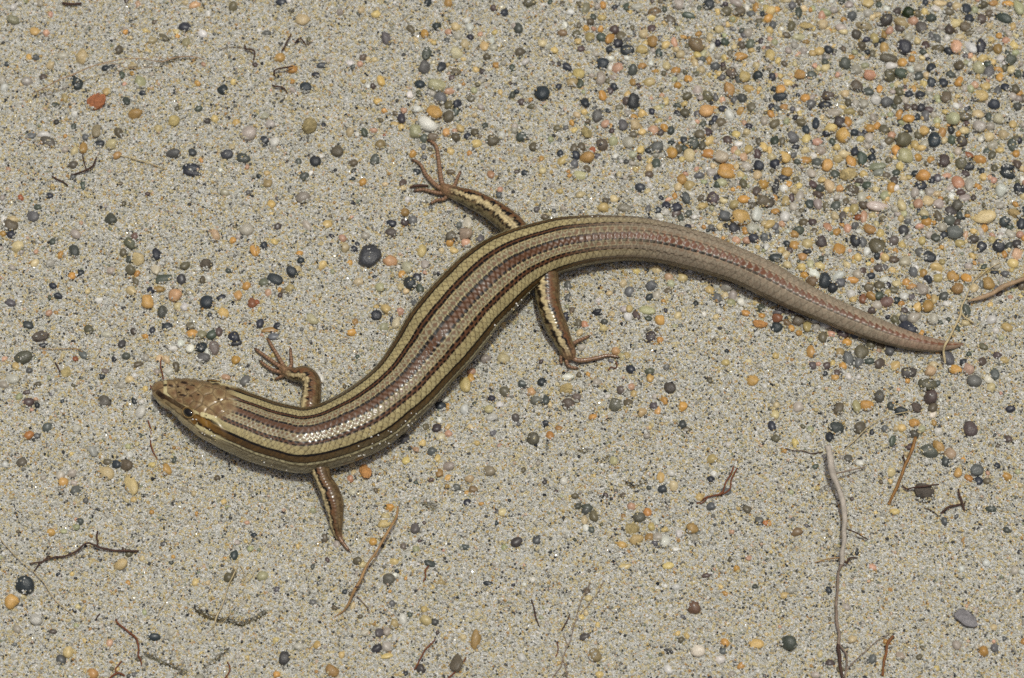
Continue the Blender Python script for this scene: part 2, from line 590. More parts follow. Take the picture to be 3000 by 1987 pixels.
# towards the tail the stripes give way to grey-tan scales with a row of rust wedges
tl = np.clip((SS - 1420) / 330, 0, 1)
tcol = np.broadcast_to(tailc, col.shape).copy()
tcol = lay(tcol, tailb, tri * .30 * (AP < 60))
tcol = lay(tcol, srgb(176, 158, 132), band(A_, 7, 17) * .6)
tcol = lay(tcol, srgb(120, 84, 56), band(A_, 10, 20) * tri * .5 * np.clip(1 - (SS - 1700) / 500, 0, 1))
wedge = (np.mod(SS / 21.5, 1.0))
tw = ((np.abs(PN + 1.0) < 12 * (1 - wedge) + 1.0)).astype(float) * (AP < 13)
tcol = lay(tcol, srgb(112, 66, 40), tw * .97)
tcol = lay(tcol, black, band(PN, 6.5, 13.5, .8) * (wedge > .16) * .95 * np.clip(1.25 - (SS - 1500) / 1500, 0, 1))
tcol = lay(tcol, black, band(PN, -14, -9.5, .5) * (wedge > .3) * .7 * np.clip(1.2 - (SS - 1500) / 900, 0, 1))
tcol = lay(tcol, black, band(A_, 30, 33.5, .5) * (np.mod(SS / 24, 1) < .5) * .9 * np.clip(1.4 - (SS - 1500) / 420, 0, 1))
tcol = lay(tcol, black, band(A_, 34, 37.5, .5) * (np.mod(SS / 24 + .5, 1) < .42) * .8 * np.clip(1.3 - (SS - 1500) / 420, 0, 1))
tcol = lay(tcol, srgb(92, 76, 56), band(A_, 58, 62) * .85)
tcol = lay(tcol, srgb(124, 110, 88), (A_ > 61) * .8)
tcol = lay(tcol, srgb(96, 84, 66), band(A_, 70, 78) * streak * .7)
col = col * (1 - tl[..., None]) + tcol * tl[..., None]
tipm = np.clip((SS - 2420) / 120, 0, 1) * (AP < 55)
col = lay(col, srgb(164, 118, 94), tipm * .3)
# scale outlines and scale-to-scale variation
oc = np.where((A_ < 58)[..., None], srgb(70, 50, 30), srgb(60, 48, 32))
edge_k = edge * prof(SS, [0, 1400, 1700, S_TOT], [.80, .80, .55, .5]) * body_w * np.where((A_ > 31) & (A_ < 53), 1.12, 1.0)
col = np.minimum(col, col * (1 - edge_k[..., None]) + oc * edge_k[..., None])
col = col * (0.88 + .24 * hvar)[..., None]
# --- head
hcol = np.broadcast_to(copper, col.shape).copy()
hid_r = np.mod(np.sin((HID + 3) * 91.7) * 1337.7, 1.0)
hcol = hcol * (.86 + .26 * hid_r)[..., None]
hcol = lay(hcol, srgb(116, 86, 58), np.clip(1.25 - D1 / 13, 0, 1) * (hid_r > .3) * .75 * np.clip(SS / 60 - .4, 0, 1))
hcol = lay(hcol, srgb(196, 172, 128), np.clip((D1 - 12) / 6, 0, 1) * .45)
hcol = lay(hcol, srgb(118, 86, 58), (vnoise(hx / 9, hy / 8, 12) > .16) * .5)
hcol = lay(hcol, srgb(120, 90, 56), np.clip(1 - (SS - 0) / 34, 0, 1) * .7)


def stroke(base, pts, width, colr, a=1.0, jag=0.0):
    P = [zc_(*p) for p in pts]
    w = width / 3.92 / 2 * (1 + jag * 2 * vnoise(hx / 5, hy / 5, 21))
    d = seg_dist(hx, hy, P)
    return lay(base, colr, np.clip((w - d) / 1.2 + .5, 0, 1) * facing * (SS < 420) * a)


hcol = lay(hcol, srgb(64, 44, 26), crease * .75)
# side of the snout, lips and jaw
side = np.clip((PN - 46) / 6, 0, 1) * (SS > 14)
hcol = lay(hcol, srgb(150, 130, 92), side)
hcol = lay(hcol, srgb(168, 154, 120), np.clip((PN - 82) / 6, 0, 1))
sidef = np.clip((-PN - 46) / 6, 0, 1)
hcol = lay(hcol, srgb(120, 98, 66), sidef)
cream2 = srgb(222, 208, 156)
hcol = stroke(hcol, [(330, 470), (330, 600), (420, 690), (560, 760), (700, 830)], 38, cream2, .75)
hcol = stroke(hcol, [(270, 610), (360, 655), (470, 725), (560, 775)], 52, srgb(70, 48, 24), .95)
hcol = stroke(hcol, [(250, 590), (300, 640)], 60, srgb(52, 36, 20), .85)
hcol = stroke(hcol, [(690, 850), (760, 880)], 34, black, .9)
hcol = stroke(hcol, [(690, 900), (760, 930), (900, 1000), (1020, 1060)], 120, srgb(118, 84, 32), .95)
hcol = stroke(hcol, [(760, 900), (830, 960)], 60, srgb(146, 108, 42), .7)
hcol = stroke(hcol, [(790, 870), (900, 930), (1030, 1000), (1200, 1090), (1300, 1120)], 38, black, .95, .5)
hcol = stroke(hcol, [(700, 935), (740, 965)], 34, black, .85)
hcol = stroke(hcol, [(790, 1010), (880, 1045), (960, 1090), (1060, 1120)], 44, black, .85, .6)
hcol = stroke(hcol, [(690, 975), (800, 1030), (920, 1100), (1060, 1135)], 40, cream2, .95, .4)
hcol = stroke(hcol, [(720, 1040), (800, 1090), (900, 1140)], 26, srgb(60, 48, 30), .8, .5)
hcol = stroke(hcol, [(760, 840), (900, 890), (1040, 960), (1200, 1040), (1300, 1085)], 52, cream2, .95, .2)
hcol = stroke(hcol, [(330, 705), (500, 840), (640, 950), (720, 1010)], 12, srgb(72, 56, 34), .8)
hcol = stroke(hcol, [(860, 455), (980, 480), (1100, 510), (1200, 560)], 44, cream2, .8)
for x, y, rx, ry, rot in [(330, 505, 26, 15, 0), (395, 512, 30, 14, 10), (545, 478, 44, 16, 8), (475, 520, 15, 14, 0), (585, 555, 26, 13, 20),
                          (490, 590, 22, 11, 0), (530, 620, 44, 13, 5), (620, 628, 24, 9, 0), (710, 617, 18, 10, 0), (910, 491, 46, 12, 6),
                          (820, 462, 16, 14, 40), (1050, 545, 38, 18, 15), (945, 666, 14, 12, 0), (640, 505, 30, 10, 0), (800, 855, 10, 8, 0),
                          (285, 622, 16, 14, 30)]:
    x0, y0 = zc_(x, y)
    c_, s_ = math.cos(R_(rot)), math.sin(R_(rot))
    u = ((hx - x0) * c_ + (hy - y0) * s_) / (rx / 3.92); v = (-(hx - x0) * s_ + (hy - y0) * c_) / (ry / 3.92)
    hcol = lay(hcol, srgb(44, 28, 14), np.clip((1.15 - np.hypot(u, v)) * 2.5, 0, 1) * facing * (SS < 420) * .95)
hmix = np.clip((SS - 195 - 40 * (1 - np.clip(np.abs(PN) / 50, 0, 1)) ) / 30, 0, 1)
hmix = np.where(PN > 44, np.clip((SS - 205) / 60, 0, 1), hmix)
col = hcol * (1 - hmix[..., None]) + col * hmix[..., None]

MV = [V.reshape(-1, 3)]; MC = [np.concatenate([np.clip(col, .003, .9), prof(SS, [0, 200, 420, 650, 900, S_TOT], [.6, .65, .65, .30, .10, .09])[..., None]], 2).reshape(-1, 4)]; MF4 = [grid_faces(len(Sx), NPHI)]; MF3 = []
nb = V.shape[0] * V.shape[1]
for ring, rev in ((0, False), (len(Sx) - 1, True)):
    MV.append((C[ring] + (T[ring] * (-.00012 if ring == 0 else .0001)))[None]); MC.append(MC[0][ring * NPHI][None])
    j = np.arange(NPHI); a_ = ring * NPHI + j; b_ = ring * NPHI + (j + 1) % NPHI
    tri_ = np.stack([np.full(NPHI, nb), a_, b_], 1)
    MF3.append(tri_[:, ::-1] if rev else tri_)
    nb += 1


# --- limbs, welded into the same skin mesh
def limb(pts, nring, nphi, colour_fn, rel=0.00006, flat=1.0, cell=10.0):
    """pts: (px, py, z, radius px); returns end frame"""
    global nb
    P3 = []
    for x, y, z, r in pts:
        g = at(x, y, 0)
        gz = float(ground(np.array([g[0]]), np.array([g[1]]))[0])
        P3.append([*at(x, y, z + gz), r * S])
    D, L = resample(P3, nring)
    Cc, Rr = D[:, :3], np.maximum(D[:, 3], 1e-5)
    T_, L_, U_ = frames(Cc)
    ph = np.linspace(-math.pi, math.pi, nphi, endpoint=False)
    sl = np.linspace(0, L / S, nring)
    sg, pg = np.meshgrid(sl, ph, indexing='ij')
    rpx = (Rr / S)[:, None]
    # small granular scales
    arc = pg * rpx
    r_ = arc / cell; k0 = np.round(r_); u = sg / cell + .5 * np.mod(k0, 2); fu = u - np.floor(u)
    hh = fu - 1.4 * (r_ - k0) ** 2
    ed = np.clip(1 - np.minimum((1 - fu) / .2, (.5 - np.abs(r_ - k0)) / .18), 0, 1)
    cid = np.mod(np.sin((k0 * 57 + np.floor(u)) * 12.9898) * 43758.5, 1.0)
    rad = Rr[:, None] + rel * hh
    vv = Cc[:, None, :] + L_[:, None, :] * (rad * np.sin(pg))[..., None] + U_[:, None, :] * (rad * flat * np.cos(pg))[..., None]
    cc = colour_fn(sg / (L / S), np.degrees(pg), sg, cid)
    cc = cc * (1 - (.55 * ed)[..., None]) * (.82 + .36 * cid)[..., None]
    MV.append(vv.reshape(-1, 3)); cc = np.concatenate([np.clip(cc, .003, .9), np.full(cc.shape[:2] + (1,), .45)], 2); MC.append(cc.reshape(-1, 4)); MF4.append(grid_faces(nring, nphi, nb))
    base = nb; nb += nring * nphi
    for ring, rev, e in ((0, False, -1), (nring - 1, True, 1)):
        MV.append((Cc[ring] + T_[ring] * e * Rr[ring] * .5)[None]); MC.append(cc[ring, :1])
        j = np.arange(nphi)
        t3 = np.stack([np.full(nphi, nb), base + ring * nphi + j, base + ring * nphi + (j + 1) % nphi], 1)
        MF3.append(t3[:, ::-1] if rev else t3)
        nb += 1
    return Cc[-1], T_[-1], Rr[-1]


def leg_colour(cs, ce, w, seed, hand=.8, rustside=1):
    """cream stripe whose angle runs from cs to ce along the leg, with black edges, rust on one side"""
    def f(t, ang, sp_, cid):
        c0 = cs + (ce - cs) * t
        d = (ang - c0 + 180) % 360 - 180
        d = d + 22 * vnoise(sp_ / 8, ang / 30, seed) + 12 * vnoise(sp_ / 3.5, ang / 25, seed + 8)
        base = np.broadcast_to(srgb(118, 98, 68), t.shape + (3,)).copy()
        base = lay(base, srgb(84, 64, 40), (cid > .6) * .7)
        base = lay(base, srgb(150, 124, 84), (cid < .18) * .6)
        base = lay(base, srgb(124, 80, 50), band(d * rustside, w, w + 42, 14) * .65 * (.6 + .4 * (cid > .3)))
        base = lay(base, srgb(150, 138, 100), band(d * rustside, -130, -w - 22, 14) * .8)
        base = lay(base, srgb(60, 46, 24), band(d * rustside, -w - 62, -w - 34, 8) * (vnoise(sp_ / 12, ang / 20, seed + 3) > -.1) * .8)
        edge_k = (vnoise(sp_ / 7, ang / 60, seed + 1) > -.2)
        base = lay(base, black, band(d * rustside, w - 1, w + 17, 4) * edge_k)
        base = lay(base, black, band(d * rustside, -w - 18, -w + 1, 4) * edge_k * .9)
        base = lay(base, srgb(214, 194, 146), band(d, -w, w, 5) * (t < hand + .1) * (.8 + .2 * (cid > .3)))
        base = lay(base, srgb(146, 114, 84), np.clip((t - hand) / .12, 0, 1) * (.75 + .25 * (cid > .4)))
        return base
    return f


def toe_colour(seed, tone=(184, 138, 104)):
    def f(t, ang, sp_, cid):
        base = np.broadcast_to(srgb(*tone), t.shape + (3,)).copy()
        base = lay(base, srgb(92, 62, 42), (np.mod(sp_ / 9.0, 1.0) < .22) * .65)
        base = lay(base, srgb(120, 96, 70), np.clip((np.abs(ang) - 50) / 25, 0, 1) * .6)
        base = lay(base, srgb(60, 42, 30), np.clip((t - .9) / .08, 0, 1) * .8)
        return base
    return f


CLAWS = []


def toe(pts, r0_, r1_, tone=(156, 122, 94), z0=.0009, z1=.0004, seed=1):
    n = len(pts)
    full = [(x, y, z0 + (z1 - z0) * i / (n - 1), .84 * (r0_ + (r1_ - r0_) * i / (n - 1))) for i, (x, y) in enumerate(pts)]
    e, t, r = limb(full, 16 * n, 14, toe_colour(seed, tone), rel=.00001, cell=9)
    CLAWS.append((e, t, r))


# front leg on the far side, bent forward
limb([(906, 1215, .0030, 24), (909, 1185, .0029, 29), (913, 1150, .0026, 28), (912, 1118, .0023, 27), (893, 1098, .0019, 25), (866, 1098, .0014, 21), (842, 1092, .0010, 15), (832, 1084, .0008, 14), (824, 1076, .0007, 9)],
     120, 44, leg_colour(-42, -22, 16, 31, .76))
for p in [[(828, 1080), (790, 1053), (762, 1033), (748, 1022)], [(833, 1076), (812, 1040), (793, 1008), (785, 994)], [(845, 1086), (854, 1066), (852, 1040), (851, 1022)],
          [(828, 1092), (800, 1085), (777, 1070), (762, 1058)], [(836, 1098), (822, 1104), (808, 1111)]]:
    toe(p, 7.5, 5.0)
# front leg on the near side, reaching back and down into the sand
limb([(925, 1335, .0030, 30), (934, 1365, .0028, 29), (947, 1405, .0026, 25), (967, 1443, .0025, 28), (979, 1479, .0021, 28), (984, 1512, .0017, 22), (986, 1541, .0012, 18), (989, 1560, .0008, 13), (995, 1578, .0004, 9)],
     120, 44, leg_colour(46, 58, 15, 41, .9, -1))
toe([(994, 1574), (1004, 1590), (1015, 1604), (1022, 1613)], 7.5, 4.5, z0=.0007, z1=.0004)
toe([(988, 1570), (984, 1584), (980, 1594)], 6, 4, z0=.0003, z1=-.0006)
toe([(992, 1576), (994, 1592), (994, 1602)], 6, 4, z0=.0003, z1=-.0006)
# hind leg on the far side
limb([(1535, 715, .0030, 34), (1512, 678, .0030, 37), (1488, 650, .0029, 35), (1454, 623, .0026, 32), (1410, 597, .0023, 29), (1378, 582, .0020, 27), (1345, 570, .0016, 22), (1322, 562, .0012, 19), (1306, 554, .0010, 17), (1296, 548, .0008, 11)],
     150, 52, leg_colour(-8, -6, 15, 51, .80, 1), flat=.95)
for p, a, b in [([(1300, 548), (1293, 528), (1289, 500), (1284, 462), (1279, 432), (1268, 418), (1253, 411)], 9, 5), ([(1298, 556), (1280, 545), (1262, 529), (1245, 508), (1235, 487), (1222, 474), (1208, 469)], 9, 4.5),
                ([(1306, 566), (1285, 566), (1262, 561), (1238, 556), (1214, 559)], 8, 5), ([(1310, 576), (1297, 585), (1280, 587), (1262, 596)], 7.5, 5), ([(1322, 556), (1333, 541), (1340, 522), (1349, 503)], 8, 4.5)]:
    toe(p, a, b)
# hind leg on the near side
limb([(1592, 775, .0034, 34), (1600, 810, .0032, 36), (1603, 845, .0030, 37), (1605, 880, .0028, 35), (1616, 922, .0025, 34), (1630, 958, .0022, 33), (1645, 990, .0018, 28), (1657, 1016, .0014, 24), (1667, 1036, .0011, 22), (1672, 1050, .0008, 14)],
     140, 52, leg_colour(28, 12, 13, 61, .86, -1), flat=.92)
for p, a, b in [([(1674, 1048), (1694, 1056), (1717, 1055), (1749, 1049), (1778, 1042), (1796, 1043), (1812, 1047)], 9, 5), ([(1664, 1016), (1684, 1004), (1705, 994), (1726, 985)], 8, 5),
                ([(1655, 1036), (1645, 1046), (1643, 1056), (1645, 1066)], 8, 5), ([(1664, 1044), (1660, 1060), (1668, 1074), (1692, 1079)], 8.5, 4.5)]:
    toe(p, a, b)

M_SKIN = mat_skin()
skin_me = mesh_np('lizard_body', np.vstack(MV), [np.vstack(MF4)[:, ::-1], np.vstack(MF3)[:, ::-1]], M_SKIN, np.vstack(MC))
rootp = at(1245, 1050, 0)
lizard = bpy.data.objects.new('lizard', None)
lizard.empty_display_size = .01
COL.objects.link(lizard)
lizard.location = rootp
tag(lizard, 'striped brown and cream lizard with a long tail curled across the sand', 'lizard')


def under(name, me, parent, loc=None):
    o = new_obj(name, me, parent)
    o.location = (Vector(loc) if loc is not None else Vector((0, 0, 0))) - Vector(rootp)
    return o


under('body', skin_me, lizard)

# eyes
M_EYE, nt_, b_ = nmat('eye_black'); b_.inputs['Base Color'].default_value = (.012, .009, .006, 1); b_.inputs['Roughness'].default_value = .08; b_.inputs['Coat Weight'].default_value = .6
M_LID = mat_plain('eyelid_skin', (132, 106, 62), .5, .25, 3000)


def uv_ball(name, mat, n=24, m=14, sx=1, sy=1, sz=1):
    th = np.linspace(0, math.pi, m)[:, None]; ph = np.linspace(0, 2 * math.pi, n, endpoint=False)[None]
    v = np.stack([np.sin(th) * np.cos(ph) * sx, np.sin(th) * np.sin(ph) * sy, np.cos(th) * np.ones_like(ph) * sz], -1).reshape(-1, 3)
    return mesh_np(name, v, [grid_faces(m, n)], mat)


def ring_mesh(name, mat, rx, ry, tube, n=40, m=10):
    a = np.linspace(0, 2 * math.pi, n, endpoint=False)[:, None]; b = np.linspace(0, 2 * math.pi, m, endpoint=False)[None]
    v = np.stack([(rx + tube * np.cos(b)) * np.cos(a), (ry + tube * np.cos(b)) * np.sin(a), tube * .8 * np.sin(b) * np.ones_like(a)], -1)
    v = np.concatenate([v, v[:1]], 0)
    return mesh_np(name, v.reshape(-1, 3), [grid_faces(n + 1, m)], mat)


eye_me = uv_ball('eye', M_EYE, sx=.00088, sy=.00060, sz=.00038)
lid_me = ring_mesh('eyelid', M_LID, .00098, .00068, .00013)
ex, ey = zc_(598, 822)
dd = np.hypot(hx - ex, hy - ey) + np.where(facing & (SS < 260), 0, 1e6)
iy_, ix_ = np.unravel_index(np.argmin(dd), dd.shape)
for side_ in (1, -1):
    jx = ix_ if side_ == 1 else int(np.argmin(np.abs(phi - math.radians(phim[iy_] - 78))))
    p, n_ = V[iy_, jx], NRM[iy_, jx]
    q = Vector(n_).to_track_quat('Z', 'Y')
    t_ = Vector(T[iy_]); zz = Vector(n_); xx = (t_ - zz * t_.dot(zz)).normalized(); yy = zz.cross(xx)
    from mathutils import Matrix
    rot = Matrix((xx, yy, zz)).transposed()
    e = under('eye', eye_me, lizard, p + n_ * .00008)
    e.rotation_euler = rot.to_euler()
    l = new_obj('eyelid', lid_me, e)
    l.location = (0, 0, .00006)

# claws
M_CLAW = mat_plain('claw_horn', (70, 48, 34), .35, .3, 4000)
cl_v = []
for k in range(5):
    t = k / 4; r = 1 - t * .96
    a = np.linspace(0, 2 * math.pi, 8, endpoint=False)
    cl_v.append(np.stack([r * np.cos(a) * .8, r * np.sin(a), np.full(8, t * 4.0) ], 1) + np.array([0, -1.2 * t * t, 0]))
claw_me = mesh_np('claw', np.vstack(cl_v), [grid_faces(5, 8)], M_CLAW)
for e, t, r in CLAWS:
    o = under('claw', claw_me, lizard, e - t * r * .2)
    zz = Vector(t).normalized(); xx = zz.cross(Vector((0, 0, 1))).normalized(); yy = zz.cross(xx) * -1
    yy = Vector((0, 0, 1)) - zz * zz.z; yy.normalize(); xx = yy.cross(zz)
    o.rotation_euler = Matrix((xx, yy, zz)).transposed().to_euler()
    o.scale = (r * .6, r * .6, r * .6)

# sand grains clinging to the damp flank and jaw
gp, gs = [], []
fl = [((690, 1262), (880, 1330), 26)] 
vis = facing & (SS > 60)
vpx = PIX[vis]; vpos = V[vis]; vn = NRM[vis]
spots = []
for x0, y0, x1, y1, n, sp_ in [(1225, 1222, 1040, 1345, 30, 14), (560, 1225, 640, 1300, 12, 9), (740, 1360, 830, 1380, 8, 8), (1560, 850, 1440, 990, 12, 8), (1095, 1300, 1075, 1250, 8, 10), (1790, 632, 1560, 655, 5, 5), (770, 1245, 790, 1300, 3, 12)]:
    for k in range(n):
        t = random.random()
        spots.append((x0 + (x1 - x0) * t + random.gauss(0, sp_), y0 + (y1 - y0) * t + random.gauss(0, sp_)))
ico = [(0, 0, 1), (.894, 0, .447), (.276, .851, .447), (-.724, .526, .447), (-.724, -.526, .447), (.276, -.851, .447), (.724, .526, -.447), (-.276, .851, -.447), (-.894, 0, -.447), (-.276, -.851, -.447), (.724, -.526, -.447), (0, 0, -1)]
ico = np.array(ico)
icof = np.array([(0, 1, 2), (0, 2, 3), (0, 3, 4), (0, 4, 5), (0, 5, 1), (1, 6, 2), (2, 7, 3), (3, 8, 4), (4, 9, 5), (5, 10, 1), (6, 7, 2), (7, 8, 3), (8, 9, 4), (9, 10, 5), (10, 6, 1), (11, 7, 6), (11, 8, 7), (11, 9, 8), (11, 10, 9), (11, 6, 10)])
sv, sf, sc = [], [], []
gcols = [srgb(226, 224, 216), srgb(206, 200, 186), srgb(236, 234, 230), srgb(196, 178, 132)]
for k, (x, y) in enumerate(spots):
    d = np.hypot(vpx[:, 0] - x, vpx[:, 1] - y); i = int(np.argmin(d))
    if d[i] > 4: continue
    r = random.uniform(.00008, .00017)
    sv.append(vpos[i] + vn[i] * r * .6 + ico * r * np.array([random.uniform(.7, 1.2) for _ in range(3)])); sf.append(icof + 12 * len(sf))
    sc.append(np.tile(gcols[k % 4], (12, 1)))
M_CLING, nt_, b_ = nmat('clinging_grain'); a_ = N(nt_, 'ShaderNodeAttribute', attribute_name='skin'); nt_.links.new(a_.outputs['Color'], b_.inputs['Base Color']); b_.inputs['Roughness'].default_value = .35
cg = new_obj('clinging_sand_grain', mesh_np('clinging_sand_grain', np.vstack(sv), [np.vstack(sf)], M_CLING, np.vstack(sc), smooth=False))
tag(cg, 'white sand grains stuck along the lizard flank and jaw', 'sand', kind='stuff')

# ------------------------------------------------------------------ pebbles
# colour codes: K slate, G green-grey, S grey, B olive brown, O ochre, Y yellow, W white, P peach,
# T milky quartz, V purple brown, R brick, C cream, L pale green, D bottle green
PC = {'K': (56, 60, 65), 'G': (82, 88, 78), 'S': (106, 106, 104), 'B': (108, 100, 80), 'O': (196, 150, 82), 'Y': (206, 182, 122), 'W': (218, 216, 206),
      'P': (200, 160, 132), 'T': (176, 168, 154), 'V': (92, 80, 74), 'R': (158, 98, 66), 'C': (204, 186, 142), 'L': (172, 172, 134), 'D': (44, 56, 26)}
CNAME = {'K': 'dark slate', 'G': 'dark green-grey', 'S': 'grey', 'B': 'olive brown', 'O': 'ochre orange', 'Y': 'pale yellow', 'W': 'white', 'P': 'peach pink',
         'T': 'milky quartz', 'V': 'purplish brown', 'R': 'brick red', 'C': 'cream', 'L': 'pale green', 'D': 'glossy bottle green'}
